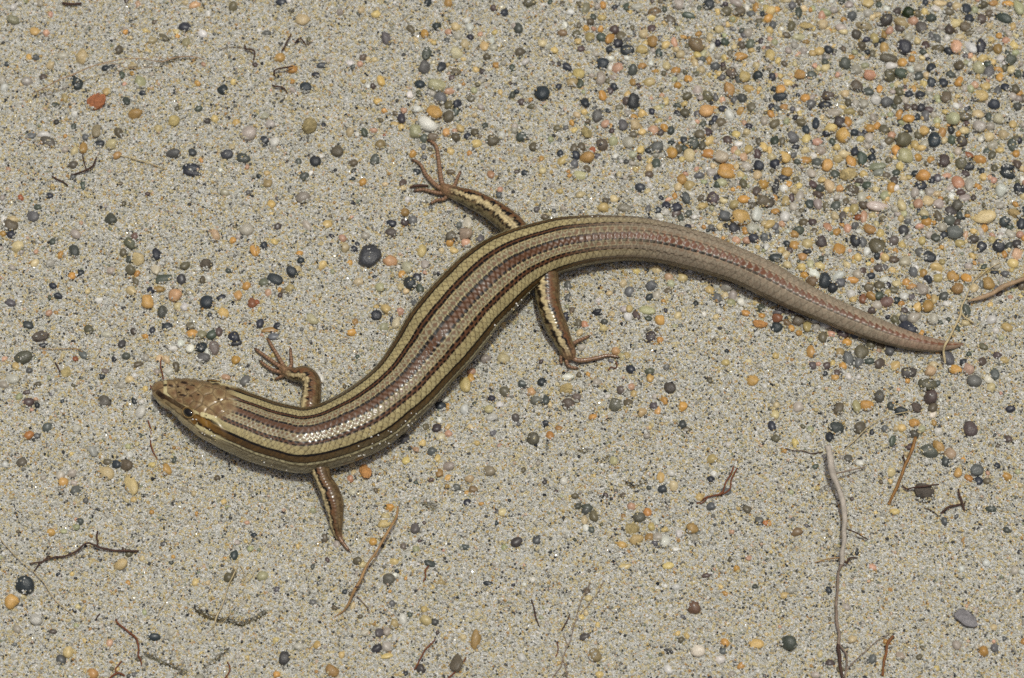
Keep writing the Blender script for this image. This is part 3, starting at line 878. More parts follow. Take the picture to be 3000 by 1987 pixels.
TILES = {
(0, 0): "125 185 120 80 Lb|325 290 100 90 Yo|425 305 65 65 P|1270 45 60 70 Pc|2140 70 80 110 B|1700 250 110 80 K|1790 45 110 60 Po|1705 25 70 50 C|1910 130 60 80 W|580 515 110 75 T|755 520 110 140 Cy|1090 460 80 90 B|265 530 60 70 Oy|60 590 50 45 K|330 530 60 60 S|1715 395 90 100 Cb|1505 345 110 60 B 30|975 625 80 60 K|1120 690 60 70 G|710 770 100 120 K|890 935 175 145 R|980 845 65 80 Y|1290 760 100 120 L|1310 855 75 45 K|1220 610 90 60 C|1220 675 60 50 O|1630 335 45 45 O|1160 930 70 90 Gk|1245 1045 130 90 Ob -15|2045 825 95 90 K|2140 755 50 60 Y|1815 770 60 50 O|1825 1000 70 60 G|1600 1110 100 100 Y|1455 1185 80 80 Cy|1905 1110 60 60 Vk|2170 1130 70 70 Yo|2280 1220 140 140 T|520 1120 60 55 Vk|505 965 80 50 G|675 1170 50 75 G|890 1205 90 130 Bc|690 1050 70 60 W|405 1240 120 60 W|435 1305 150 90 Bs 25|290 1250 90 60 S|1090 1220 85 90 B|790 1260 70 60 S|910 1325 95 75 K|1020 1325 95 95 Ly|765 1360 80 110 Ob|600 1375 70 60 T|1075 1430 90 60 Ob -35|670 1515 85 75 Bv|1590 1405 130 90 Sg|1765 1400 85 75 Kg|2085 1420 110 90 Ks|2235 1455 130 90 Gk|1755 1550 160 100 K|2130 1350 60 60 C|1845 1475 50 45 O|400 710 70 60 V|250 750 100 80 T|460 600 70 80 C|600 900 60 90 Yb|1400 370 90 70 Cb|20 740 60 90 T",
(750, 0): "235 25 110 70 K|325 100 60 40 B|430 180 130 110 C|770 115 70 60 Tv|1100 130 90 80 Y|95 305 90 55 S|1200 355 90 120 Sv -15|985 530 70 65 Bv|955 590 60 55 P|215 535 105 85 Oy|335 640 95 75 O -20|605 600 100 60 Sk|550 690 80 50 K|455 800 100 105 K|890 620 50 60 G|1150 740 75 110 Yo -20|1030 795 40 45 W|1075 795 50 60 V|335 825 70 50 T|335 750 50 45 O|485 1155 150 140 Yb|75 1290 85 75 K|170 1300 90 110 W|80 1065 80 70 Lw|130 1140 90 80 T|620 1155 50 55 K|990 1215 75 90 G|870 1215 80 90 Cb|930 1240 50 50 W|1080 1200 75 50 P|1180 1245 35 30 R|745 1390 115 105 B|1140 1330 95 90 Bo|545 1485 100 100 K|390 1490 55 70 G|600 1435 60 40 W|1095 1465 90 95 Gs|890 1500 90 70 Bv|165 1385 80 50 T|1440 1415 65 75 O|1770 30 85 80 Ob|1580 25 65 75 K|2280 115 75 80 K|2185 75 65 65 V|1420 275 75 85 B|1550 310 75 80 O|1660 240 80 80 Kg|1835 245 85 85 Yt|1965 250 70 85 W|1935 190 60 55 W|1855 330 80 80 T|1970 345 70 70 K|1755 375 55 65 S|1770 300 70 60 P|2060 315 50 50 P|2095 425 80 100 Co|2170 375 55 75 W|1570 490 85 135 G|1920 400 90 90 C|1845 490 110 110 Cw|1550 620 105 120 Sb|1705 620 80 115 K 20|1830 660 100 70 B|1800 715 55 60 V|2080 655 55 55 Vk|2205 600 65 60 O|1670 785 170 110 Lc 10|1775 840 95 60 P|1695 905 110 110 S|1620 855 70 60 T|1415 870 65 70 W|1500 860 60 55 B|1770 965 85 85 B|1850 960 80 90 K|1975 910 75 60 B|1640 1030 160 120 Oy 30|1580 1145 180 120 W 20|1770 1070 95 110 Bv|1835 1030 60 80 G|1470 1205 120 125 L|1335 1085 75 110 Kv|1480 1005 80 60 W|1360 1015 60 55 P|1120 935 80 60 Yo|1180 1020 55 50 O|1275 1140 80 50 Y|1335 1175 70 65 Y|2100 1155 65 65 G|2170 1285 110 110 B -35|2255 1245 70 75 W|1940 1250 60 65 K|2010 1215 75 75 Bv|1835 1260 80 80 B|1625 1265 95 80 B|1545 1275 80 85 Gs|2020 1320 105 75 Y|1960 1410 50 50 O|1750 1220 70 80 Op|2350 625 60 70 G|1905 775 40 40 O",
(1500, 0): "165 25 120 90 B|350 20 50 45 G|460 30 50 55 B|620 45 60 75 B|675 80 80 110 Bl|940 70 55 60 K|1050 65 65 75 G|1150 70 120 70 Tw|1310 115 120 90 Bo|1535 35 110 110 T|1290 15 50 60 V|1370 10 70 50 B|1400 85 55 60 G|1450 180 115 80 B 35|1625 145 125 60 G 15|1280 165 80 65 Y|1810 35 105 105 K|1960 40 55 50 Vk|2060 30 130 70 T|1965 105 100 90 B|2090 105 110 90 B|2240 70 60 90 O|2300 125 40 60 K|2330 75 70 80 Y|745 155 65 60 G|825 165 80 60 Y|610 235 55 60 B|680 260 65 70 O|750 265 50 50 P|815 265 50 65 O|465 305 95 65 Vo|590 305 80 60 B|715 340 90 90 Yb|900 355 75 115 O 25|605 385 65 60 Y|940 275 90 80 V|1000 330 90 90 B|970 400 100 85 K|900 450 80 70 K|1060 465 125 100 K|1210 310 90 90 C|1290 380 95 105 Ob|1285 265 80 80 V|1360 350 55 50 S|1195 455 110 90 Y|1070 375 60 60 S|1490 390 60 95 P|1570 340 85 40 O|1415 415 80 75 Y|1695 410 125 145 Bo -40|1610 295 60 40 W|1820 345 65 80 C|1890 395 65 75 K|1960 385 80 75 G|2110 420 80 90 Bs|2190 405 80 100 Gl|2290 380 55 70 Vk|2100 520 130 80 O|2000 500 55 80 B|1950 535 60 65 Y|1810 560 60 75 O|1550 500 80 70 C|1350 485 65 80 Gk|630 450 80 55 V|385 460 80 70 Y|280 400 80 70 C|330 430 60 60 T|770 495 70 60 T|500 620 95 80 K|430 585 45 55 Vk|375 580 40 45 V|830 585 120 110 K|970 620 95 110 P|900 625 50 60 W|1110 640 80 100 G|1195 605 80 60 Ob|1275 580 50 60 W|1315 655 65 50 O|1420 605 75 80 C|1505 650 85 80 O|1620 725 75 75 O|1690 680 90 50 B|1740 650 75 80 C|1865 615 90 80 Sk|2020 670 105 110 Vb -35|2140 705 100 105 Y|2260 700 90 90 K|2245 610 70 75 C|610 680 110 100 Y|550 755 110 85 Yb|630 770 60 90 G|815 720 90 130 T|880 745 50 60 B|930 710 80 50 T|1110 755 60 75 Ob|1265 755 110 80 Yb|1160 785 60 45 V|275 855 135 145 K|425 800 65 60 K|830 880 70 95 O|940 800 70 70 K|900 840 60 70 V|670 945 90 95 K|1120 930 115 145 Kv|1055 930 80 80 V|2000 825 95 155 Ob|2180 815 110 75 Yo|1800 880 95 100 B|1610 885 90 75 B|1870 900 60 90 S|1930 920 60 60 P|1410 930 60 85 Y|1700 835 90 90 T|2110 905 110 80 G|790 1065 100 120 S|665 1030 60 60 Y|1015 1150 95 110 S|1135 1145 105 95 C|1195 1045 75 75 Yo|985 995 75 60 B|1060 1040 80 60 T|1120 1075 80 50 O|1285 1025 55 65 K|1590 1035 100 90 B|1785 1020 130 110 Op|1515 975 70 60 G|1585 960 65 55 Y|1935 1000 80 60 K|2195 995 85 105 B|2095 1020 60 80 Ob|1705 1050 70 70 S|1345 1120 70 60 Y|1400 1175 75 75 O|1295 1200 100 90 P|1460 1200 70 85 Gk|1755 1145 65 75 G|1805 1215 85 85 Vk|1730 1235 110 85 B|1670 1315 100 120 Gs|1750 1330 70 100 B|2175 1165 75 60 K|2060 1240 80 80 Y|1110 1235 95 65 B|1195 1215 70 60 Y|860 1140 85 75 P|910 1160 40 50 O|685 1220 90 110 Yb|545 1130 55 60 O|90 1255 115 90 G -20|200 1350 85 90 B|830 1330 100 110 B|930 1300 85 90 L|1070 1310 110 100 T|1325 1350 125 110 S|1465 1405 105 100 O|1180 1380 75 75 Y|1580 1290 70 70 K|1630 1430 100 120 C|1800 1410 115 80 Or|1920 1440 140 120 Tc|1560 1465 55 55 Y|635 1350 75 80 B|585 1430 80 85 K|690 1440 130 110 Ob|740 1385 70 80 R|270 1455 45 60 O|465 1475 115 75 Y -30|570 1510 80 80 S|950 1435 60 55 W|1110 1420 70 70 Lw|1050 1485 55 45 G|1170 1450 50 55 V|2080 1325 80 55 W|1980 1290 80 80 V|2170 1370 85 90 Y|2125 1450 80 85 Pc|2255 1420 70 100 V|2265 1520 95 100 K|2150 1530 110 90 T|2310 1350 80 100 Y|1970 1545 150 90 O|2040 1450 60 60 T|85 940 70 65 V|180 980 75 50 B",
(2250, 0): "20 95 100 100 Y|75 90 70 60 O|290 20 70 70 B|275 120 75 110 G|45 230 65 80 S|170 5 80 50 C|330 80 80 60 C|350 235 140 70 Yb 10|500 225 100 100 C|280 340 120 65 L|170 325 80 60 B|345 385 75 45 Ob|470 470 95 90 Y|325 465 75 80 T|20 510 90 110 Y|20 365 50 60 P|880 235 150 80 By 20|920 125 85 80 T|745 45 80 65 T|680 10 70 60 G|915 35 110 85 Yc|1020 45 60 55 G|1090 85 65 55 W|1075 185 145 110 Vk -25|1290 115 115 110 D|1225 210 145 85 Yb 25|1210 265 90 65 V|1115 280 70 80 P|1060 320 65 80 Ob|980 355 80 100 Yb|1185 110 75 70 V|855 425 80 90 B|900 365 80 50 K|810 320 90 90 V|1255 430 130 155 Kv -20|1070 445 85 105 Yo|1110 535 155 85 B 10|1135 605 110 65 W|1235 575 90 90 O|1330 485 85 30 O|1320 540 60 75 O|1410 250 110 110 Vs|1450 415 75 80 V|1370 375 70 80 C|1425 480 70 50 G|1560 450 115 90 B -25|1500 165 95 85 G|1440 110 60 70 Y|1370 130 70 80 B|1540 80 85 60 W|1660 110 95 65 B|1735 60 90 75 C|1580 30 130 70 C|1820 80 95 110 K|1850 170 95 90 K|1725 210 125 85 Cy -20|1665 275 95 95 V|1900 100 65 80 L|1980 45 85 80 B|2070 30 90 60 Ob|2205 35 105 60 O|2305 70 90 150 L|2165 165 155 85 Gk 25|2150 95 130 40 T|2030 130 80 80 B|1965 175 95 95 V|2030 245 65 70 C|1945 280 90 65 T|1820 245 110 90 B|1850 310 90 60 B|1760 340 100 60 C|1730 430 110 130 P|1640 355 55 70 W|1860 435 80 145 W -35|1960 430 90 145 K|2125 330 65 60 O|2050 365 75 60 Y|2185 380 75 75 P|2110 450 85 100 Ob|2260 420 90 80 Y|2130 540 85 70 W|2230 550 110 110 G|1970 540 95 80 Y|1935 625 105 110 Lc|2020 590 80 60 G|2115 640 95 50 O|2030 670 90 120 S|2130 710 70 85 O|2235 640 85 90 C|2300 680 70 80 G|2180 800 80 70 K|2270 820 90 90 B|2110 840 80 100 S|2245 890 80 75 T|1755 750 80 100 O|1900 780 80 65 P|2000 795 100 85 Y|1950 880 140 110 Y|2075 960 110 90 K|2290 980 85 80 G|710 580 100 110 Gs|300 680 110 95 Ob|400 690 95 75 G|430 605 50 50 P|180 765 105 65 Y 15|60 820 80 55 K|115 825 100 100 O|110 890 130 80 K|275 875 45 40 K|940 690 115 95 Pr|810 640 100 90 T|1115 695 105 110 B|1225 675 115 100 G|1380 625 95 90 T|1500 625 85 90 K|1385 700 90 70 G|1265 750 60 50 Y|1455 690 60 55 C|1435 780 75 80 Y|1500 770 80 110 K|1605 760 95 90 K|1680 685 90 60 G|1755 600 95 95 B|1635 890 100 120 B|1400 870 90 75 K|1340 825 55 85 Oy|1295 870 90 75 K|1205 840 80 90 B|1025 815 55 85 O|815 790 115 100 Vb|920 840 105 75 G|545 880 125 85 V|525 965 120 90 K|390 960 95 80 S|150 990 80 70 Ob|710 870 80 80 C|880 955 85 90 T|805 955 70 80 T|735 940 60 80 B|990 925 90 90 W|1095 940 115 100 S|1190 920 80 90 B|1265 920 70 80 T|750 1025 110 70 Yb|600 1040 130 85 T|1205 1060 65 105 O|1290 1090 110 80 O|1370 1075 65 70 K|1280 985 65 65 V|1345 985 70 70 V|1405 990 75 75 K|660 1120 105 100 Vk|730 1120 80 100 O|440 1130 65 115 K|300 1130 110 75 B|575 1180 115 90 Y|690 1240 125 135 Oy|790 1220 85 65 K|535 1225 70 65 K|845 1120 105 55 W|935 1180 105 85 O|1070 1190 100 90 B|1285 1180 85 80 K|1430 1200 100 95 Yo|1245 1280 145 135 B|1530 1285 120 145 K|1600 1225 75 105 Ob|1700 1090 120 130 L -45|1630 1030 65 50 Y|1485 1010 90 60 V|1810 1070 120 80 B|1930 1050 110 80 C|1940 1160 115 110 T|1820 1140 60 60 V|1800 1200 90 75 C|1775 1300 110 95 Vk|2030 1080 60 95 G|2125 1090 110 90 Cw|2250 1145 75 80 Y|2045 1160 80 80 Tw|2165 1240 100 90 C|2070 1340 120 75 T -30|2245 1335 85 120 G|2030 1260 100 85 C|2130 1380 80 70 Y|2010 1390 70 60 G|1840 1425 90 55 R|1945 1470 125 75 O|1780 1500 110 110 B|1620 1470 110 130 V|1830 1530 130 80 K|2200 1545 120 80 K|2290 1510 90 80 V|60 1295 75 100 Gd|125 1305 60 90 B|230 1265 110 100 S|250 1355 80 55 K|450 1305 100 70 P|350 1275 80 100 Y|160 1445 95 105 Yo|15 1380 50 80 Y|345 1475 105 70 O|415 1435 70 65 W|450 1500 95 90 S|485 1385 100 85 T|545 1515 100 120 Oy|640 1460 80 75 Yb|700 1420 105 80 C|765 1490 90 110 O|800 1390 75 100 K|865 1460 95 140 G|955 1390 60 60 K|955 1455 80 80 K|1000 1530 160 80 Lg|65 1510 100 90 K|1110 1475 65 60 B|1260 1430 140 130 Ly|1375 1450 75 70 O|1495 1465 70 75 O|1215 1530 80 80 Y|340 1380 80 60 C",
(0, 500): "1760 20 170 75 K 15|760 140 55 90 G|190 250 60 60 R|300 420 115 95 S|455 230 70 55 K|1135 305 50 55 B|1020 440 120 100 Gb 25|120 455 105 80 C|100 500 130 100 B|105 585 85 80 K|25 580 70 55 O|480 660 65 75 G|680 740 90 125 G|1195 665 120 85 Bg 35|1235 615 70 85 Vp|1135 755 75 75 B|1265 805 110 130 Cy -20|1190 815 60 70 G|1440 770 90 105 K|1430 910 80 110 Tc|1200 915 90 85 B|1500 990 150 85 G -20|1700 875 90 80 B|1665 1000 80 95 Kv|1895 865 110 110 Vb|1245 1020 60 75 B|555 775 55 75 O|745 945 60 65 K|660 970 70 75 O|345 920 50 50 W|330 745 45 50 P|1610 1145 120 115 Po|1355 1200 105 135 Oy|1205 1110 90 90 C|1385 1105 75 75 K|1465 1090 110 60 Ob|1900 1210 120 115 K|2030 1170 90 60 K -15|2185 1145 75 95 Op|2265 1060 70 80 O|1915 995 60 65 W|1865 1005 60 75 B|2330 740 60 105 O|2140 640 60 60 O|2050 1310 105 90 Yo 25|1495 1300 90 110 G|1535 1430 95 75 K|1930 1330 45 50 K|1695 1250 80 80 W|1720 1330 55 55 W|1750 1430 80 65 B|1765 1500 110 75 O -20|1855 1505 85 85 Lb|2150 1530 120 100 K 30|2010 1480 70 90 V|2315 1215 80 100 Rb|530 1155 80 65 K|95 1215 100 65 S|255 1415 110 75 Gk|375 1525 155 100 Vb|815 1460 85 80 B|985 1505 90 55 Wc|1230 1480 70 60 V|1340 1530 60 60 O|905 1195 75 60 W|450 1310 60 60 P|2070 205 95 70 Lt|2265 545 120 110 T|1970 590 80 130 Pc -30|2100 920 60 45 G|1825 905 70 45 W|1020 920 90 70 T|460 850 90 80 T|160 690 120 110 C|1350 215 55 40 V",
(750, 500): "445 55 85 80 G|100 30 60 55 Y|30 55 70 45 K|110 120 85 75 Yb|890 75 50 40 K|1350 115 65 85 V|1355 160 60 50 C|430 245 125 110 Ts|140 310 80 80 Yo|890 290 45 40 K|990 265 60 60 T|1390 270 55 55 W|1365 385 85 75 Ob|1440 460 85 100 S|1365 480 75 60 V|1240 485 95 70 K 20|1240 570 115 85 V|650 495 95 75 Y|200 520 60 75 V|465 510 80 110 T|75 690 70 75 K|15 740 50 100 O|165 655 70 65 Y|695 605 55 45 K|1045 780 205 225 Ks|895 720 65 60 K|930 680 45 50 K|820 715 75 85 Cb|1235 830 125 110 Po 30|1340 955 65 70 O|1415 1035 110 120 K|1480 985 75 90 K|1525 735 80 120 Y|1385 890 95 110 Lt|1555 860 80 90 T|1090 980 45 40 K|610 870 80 80 Y|400 760 60 45 O|860 850 55 55 O|335 930 105 100 K|380 910 80 70 C|175 1005 140 110 K 20|310 1090 85 85 Yb|75 1025 90 80 Gl|115 1120 65 70 Pc|940 1020 90 70 Ct|1140 1075 85 85 L|1330 1070 60 70 C|1380 1105 60 60 C|1505 1080 70 90 G|1455 1215 60 80 S|1195 1270 90 100 Y|1325 1300 75 75 P|1100 1325 105 100 K|910 1395 55 65 Ob|880 1490 90 65 O -20|515 1365 125 80 Lc 25|1290 1400 75 110 Cw|1180 1440 80 85 Lt|1245 1375 30 100 K|130 1465 150 50 Ob|35 1405 80 85 K|190 1430 60 70 K|10 1215 50 60 R|165 1525 100 60 Kw|1800 605 110 90 Bg 15|1925 575 125 110 Tp|1950 475 90 130 Wc|1865 500 60 60 S|1780 660 70 70 O|1820 735 80 60 Y|1930 665 85 75 P|2060 630 75 80 S|2175 625 80 60 K|1550 935 40 40 P|1745 925 40 45 O|1680 940 40 30 K|2160 35 70 80 Pr|2230 45 40 45 B|1790 15 80 50 B|1480 10 65 60 K|2235 225 60 60 S|1770 385 40 40 S",
(1500, 500): "625 45 130 95 Lc|120 20 70 55 K|40 10 60 40 V|1180 160 95 85 K|440 190 60 50 Y|725 285 40 40 W|1040 345 140 80 Tb 10|1250 350 50 80 S|1340 365 60 60 K|1420 320 85 70 K|1510 340 105 85 K|1510 390 90 60 V|1440 265 70 35 P|1355 420 70 55 W|1410 380 75 70 W|1600 255 80 120 Gs -30|1640 215 90 65 W|1740 255 65 65 B|1845 255 110 125 Vs|1750 325 85 60 Y|1835 25 95 80 Tw|1970 25 160 100 O|1720 45 95 60 S|1885 70 70 60 K|1555 80 100 100 Ob|1525 150 70 80 C|1630 140 100 90 Yb|2100 45 70 70 Yc|2130 265 110 80 O|2045 315 90 90 Yb|2100 430 175 135 Oc 5|2250 400 100 140 W 15|1955 415 115 95 S|2045 530 105 95 Ks|2215 535 110 95 Tw|2310 125 100 90 O|2250 190 80 90 V|2310 280 120 110 B|2220 325 80 80 Bg|1970 515 60 60 K|1910 520 70 70 C|1620 395 70 65 S|1800 550 35 35 K|1855 545 40 35 K|2060 640 75 70 P|2220 625 100 80 K|2320 620 80 90 S|2340 700 50 70 W|1550 440 55 65 G|300 425 75 50 B|380 370 50 45 S|1285 1060 105 95 S|1080 1115 90 90 S|1330 915 90 75 C|1240 920 40 35 K|1145 930 70 50 Y|1440 980 80 70 Pc|1565 985 95 80 Cy|1265 1165 70 75 Ks|1330 1150 80 80 T|1460 1045 80 80 Lw|1430 1105 75 55 B|1020 1040 70 80 C|515 1055 70 85 Sg|510 1170 55 80 S|485 1345 80 80 K|550 1280 50 55 B|505 1245 40 50 L|605 1405 75 75 Bs|670 1420 65 75 Pr|620 1490 80 60 C|790 1195 60 50 W|780 1300 95 60 K|915 1320 65 60 C|1030 1270 75 65 Wv|1080 1270 60 70 Y|1065 1345 75 75 W|1145 1330 60 90 V|1240 1285 150 80 L 10|1250 1360 75 50 G|850 1390 60 55 G|840 1450 70 65 Cy|1360 1375 85 90 Oy|1410 1285 40 50 K|1520 1265 35 45 S|1270 1530 110 110 Vk|1360 1560 60 60 O|1690 1225 50 60 K|1885 1170 90 80 S|1815 1095 110 75 Y 15|1970 1065 110 95 T|2030 1160 80 110 T|1955 1150 60 60 C|2150 1310 90 60 O|2280 1410 130 75 Or 15|2240 1220 60 40 Y|2105 1210 70 70 W|2015 1215 80 70 L|2280 1265 80 80 Gb|2295 1330 60 50 O|1900 1290 60 60 W|2245 1185 50 50 Yb",
(2250, 500): "180 10 110 90 O|140 70 95 65 K|70 145 65 150 Kg|190 125 60 60 O|280 140 70 60 Y|145 170 75 75 W|400 20 80 100 T|495 85 80 60 Y|615 40 95 90 G|735 40 160 115 Yb|405 125 100 75 V|480 165 80 75 G|570 145 105 120 Cp|660 165 75 65 Op|775 180 125 95 B|910 135 85 75 G|840 95 70 60 V|880 30 80 70 Y|1020 20 110 70 Sl|1085 45 80 70 B|1160 95 80 80 V|1425 45 130 110 O|1405 135 120 90 K|1505 90 60 80 K|1560 70 75 80 S|1640 50 90 60 P|1745 110 110 125 Pr|1930 155 75 65 O|1980 60 75 75 Y|1850 130 80 130 T|2205 30 140 90 K|2310 170 100 110 K|2145 180 105 120 W|1815 30 80 60 V|15 290 90 120 Bk|60 250 60 60 O|160 275 80 95 Yb|215 250 55 80 V|290 245 75 120 T|65 375 80 60 O|380 305 75 90 Gk|460 310 80 100 Tv|530 325 60 85 B|620 330 90 100 G|715 290 70 65 B|460 225 100 60 V 15|155 425 90 100 W|235 335 80 75 T|325 480 80 75 B|410 475 85 70 V|280 550 100 80 Gb|70 510 60 70 S|125 490 70 60 P|255 465 50 60 W|550 520 95 75 Pr 25|630 565 80 65 O|425 565 65 75 B|240 580 80 80 Ob|185 560 75 40 W|15 625 40 80 K|615 415 70 80 C|680 430 70 110 Bs|860 250 80 100 T|790 360 80 100 Yb|720 365 60 60 Y|880 430 60 125 P|825 430 75 60 R|1010 330 200 90 Wp|1055 440 70 55 B|1220 445 60 60 Y|730 530 70 90 P|800 510 70 75 S|835 560 60 50 W|940 540 120 85 Ob|1245 550 90 95 Kb|1380 305 90 90 P|1470 280 95 100 C|1565 310 100 90 T|1690 235 75 65 W|1640 275 70 70 B|1490 205 90 90 T|1770 200 90 70 V|1810 255 110 75 T|1745 320 100 110 Bg|1685 375 120 85 Vk|1760 415 65 75 G|1560 415 70 110 Bg|1380 375 60 55 K|1670 460 100 90 Sg|1600 520 95 90 T|1720 565 140 120 S|1740 480 80 70 V|1525 480 45 45 O|1990 425 200 130 Cy|1890 560 70 55 Y|2180 470 105 100 Kg|2220 520 80 60 G|2325 490 80 110 K|2270 390 130 75 Yb|2130 320 80 70 T|1885 250 60 60 V|490 650 95 110 Vk|360 670 95 95 Cy|240 685 85 90 Oy|655 725 105 115 O|805 645 95 110 K|870 660 80 100 S|1005 690 145 145 B|1150 645 100 85 Vt|1230 690 75 70 Y|1170 735 50 50 O|1005 790 60 60 K|1155 815 105 70 B|1260 835 95 95 Tc|75 800 125 75 Kg|200 735 60 60 V|360 745 80 50 K|320 795 85 70 Op|165 775 70 80 C|390 860 80 75 L|485 810 60 60 G|475 885 105 70 Yl 20|310 890 85 70 Y|335 965 75 70 O|425 945 115 80 W 35|405 1020 110 100 Vo|525 1010 115 150 K|595 1075 90 100 K|665 1030 90 80 S|640 970 120 80 W -25|770 1005 120 60 O|825 955 90 80 T|940 970 90 60 K|1020 900 100 75 Vs|870 930 70 80 V|1075 890 60 60 S|1140 920 70 65 Co|1070 1000 75 60 W|1020 1060 100 90 B|930 1080 90 80 B|1100 1050 60 60 K|1180 1040 80 60 C|1160 1100 100 55 B|1335 935 75 90 S|1425 945 80 80 Ob|1475 1000 80 80 K|1560 990 100 80 Yb|1545 890 110 85 Y|1475 790 135 100 K|1270 1030 80 70 O|1315 1065 90 60 Op|1415 1085 110 120 T|1250 1160 80 75 W|1320 1165 60 60 S|870 1180 75 90 Rb|945 1155 80 90 Ob|1095 1120 60 60 Yb|1090 1205 125 100 Vp|1180 1190 60 70 K|1020 1150 80 80 G|1000 1235 100 80 T|780 1190 70 70 Y|955 1285 75 60 V|1250 1285 80 60 V|1225 1225 60 50 O|1375 1260 85 85 Yo|1465 1245 110 110 Ob|1530 1180 65 105 Yb|1615 1155 100 75 G -15|1420 1200 70 40 K|1700 970 110 95 Oy|1825 990 95 95 O|1740 1085 110 100 Ob|2025 1035 105 125 Ob|1960 1050 50 70 S|1890 1085 90 80 C|2090 1080 70 60 S|2180 950 90 65 S|2080 935 80 60 K|1825 1290 75 115 G -15|1640 1225 70 55 W|2330 1060 60 80 B|2170 770 60 70 O|2290 780 100 120 Pc|2250 855 100 80 Y|2120 690 110 120 K|2285 675 105 80 Vk|1965 700 90 105 K|1890 630 95 75 Bk|1540 620 90 75 G|1615 600 75 70 K|1760 670 90 70 Yb|2060 640 70 70 Yc|1815 595 50 80 P|2165 550 70 50 W|1600 840 60 55 Yb|1290 1440 175 110 K 20|1165 1380 75 90 B|1245 1360 75 75 S|1345 1350 130 100 T|1515 1365 95 100 T|1410 1490 50 55 O|90 1355 95 80 Rb|80 1440 105 90 K|170 1405 75 75 Vo|280 1375 110 110 B|365 1435 85 95 Yb|215 1450 55 60 O|285 1490 60 55 O|525 1410 110 90 Wt|440 1440 80 80 T|500 1530 80 95 B|690 1490 100 110 Vs|800 1500 110 80 Ks|580 1500 90 60 P|440 1375 70 50 W|100 1305 110 50 S|215 1290 90 50 V|640 1420 100 60 K",
(0, 1000): "375 5 110 30 V|395 40 75 45 K|215 150 160 110 Bg -20|40 160 60 50 P|150 230 85 70 Y 25|115 345 120 95 Wt|35 400 90 60 T|605 290 95 115 Yb|690 160 55 55 R|770 130 110 60 Sg 40|1050 165 45 50 K|1160 135 75 65 G|1120 25 65 80 Kb|935 325 60 50 K|1335 150 60 70 T|1265 215 100 60 B|1465 165 75 75 Cp|1525 168 75 72 Cp|1615 245 65 105 B|1550 280 100 80 Wt|1660 20 75 65 W|1590 70 85 50 W|1750 70 75 80 W|1850 55 110 100 K|1905 105 60 80 W|1965 60 100 130 Vt|1870 150 115 90 S|2170 170 80 80 O|2165 15 110 60 K|2255 365 110 85 S -25|1440 280 70 60 T|1190 355 80 70 C|1240 315 60 50 W|260 565 110 80 V|960 555 120 105 Vs 35|1235 555 50 85 K -20|1290 640 95 135 Wt|1300 560 50 40 W|435 795 90 80 Sg|265 865 90 75 Ro|340 870 60 50 S|705 805 80 65 Wl|850 1010 85 105 Ws|1190 1045 60 60 W|1015 885 35 40 O|990 1110 80 60 B|1075 1130 85 75 K|1160 1135 110 110 B|975 1215 140 110 Cy|1205 1325 110 180 Yc -25|1250 1325 60 90 B|555 1235 75 75 Wc|580 1300 85 85 Oy|700 1370 95 80 Sg|680 1305 75 50 T|200 1115 90 80 Bs|50 1135 60 60 W|1530 1175 80 105 Oy|1600 1090 50 60 G|1395 1140 70 50 Y|1230 1455 65 50 Y|1335 1415 60 30 G|2050 1475 60 60 Y|250 470 75 40 V|270 265 60 60 Sg|2080 330 90 60 P|1115 400 70 70 T|965 275 80 50 Vt",
(750, 1000): "1920 395 95 150 Yc -5|1975 340 65 90 O|2285 465 90 90 Bs|2160 530 75 70 K|1740 535 75 60 Wt|1695 600 100 80 K|1760 600 50 60 O|2010 575 50 50 G|1920 630 90 100 W|2235 585 75 60 W|2140 625 80 75 Ly|2165 700 105 80 Wt|1685 725 50 60 W|1560 790 65 65 B|1660 800 90 75 Vk|1695 880 85 70 Cw|1770 850 70 60 P|1760 790 50 60 Y|1360 895 100 90 Sk|1530 935 60 60 Y|1620 1010 85 85 S|2180 845 65 60 S|1970 790 60 50 C|2030 935 50 50 Y|2235 960 40 40 P|1380 1100 75 75 Y|1665 1075 60 75 Y|1765 1145 110 90 Tv|1470 995 60 60 P|1685 1210 65 85 Ob|1760 1260 60 65 Oy|1610 1275 50 50 V|1840 1345 75 65 Sg|1760 1335 50 50 Ob|1995 1370 80 75 Bo|1935 1395 50 40 O|1960 1265 80 70 Cp|2275 160 110 90 Cl|2110 160 100 80 Tv|2145 1190 100 90 Bt|1005 1195 100 155 Or|865 1265 65 65 Pr|895 1210 50 60 C|885 1385 70 60 Wc|1225 1525 80 70 O|930 145 45 45 G|590 330 60 110 W -20",
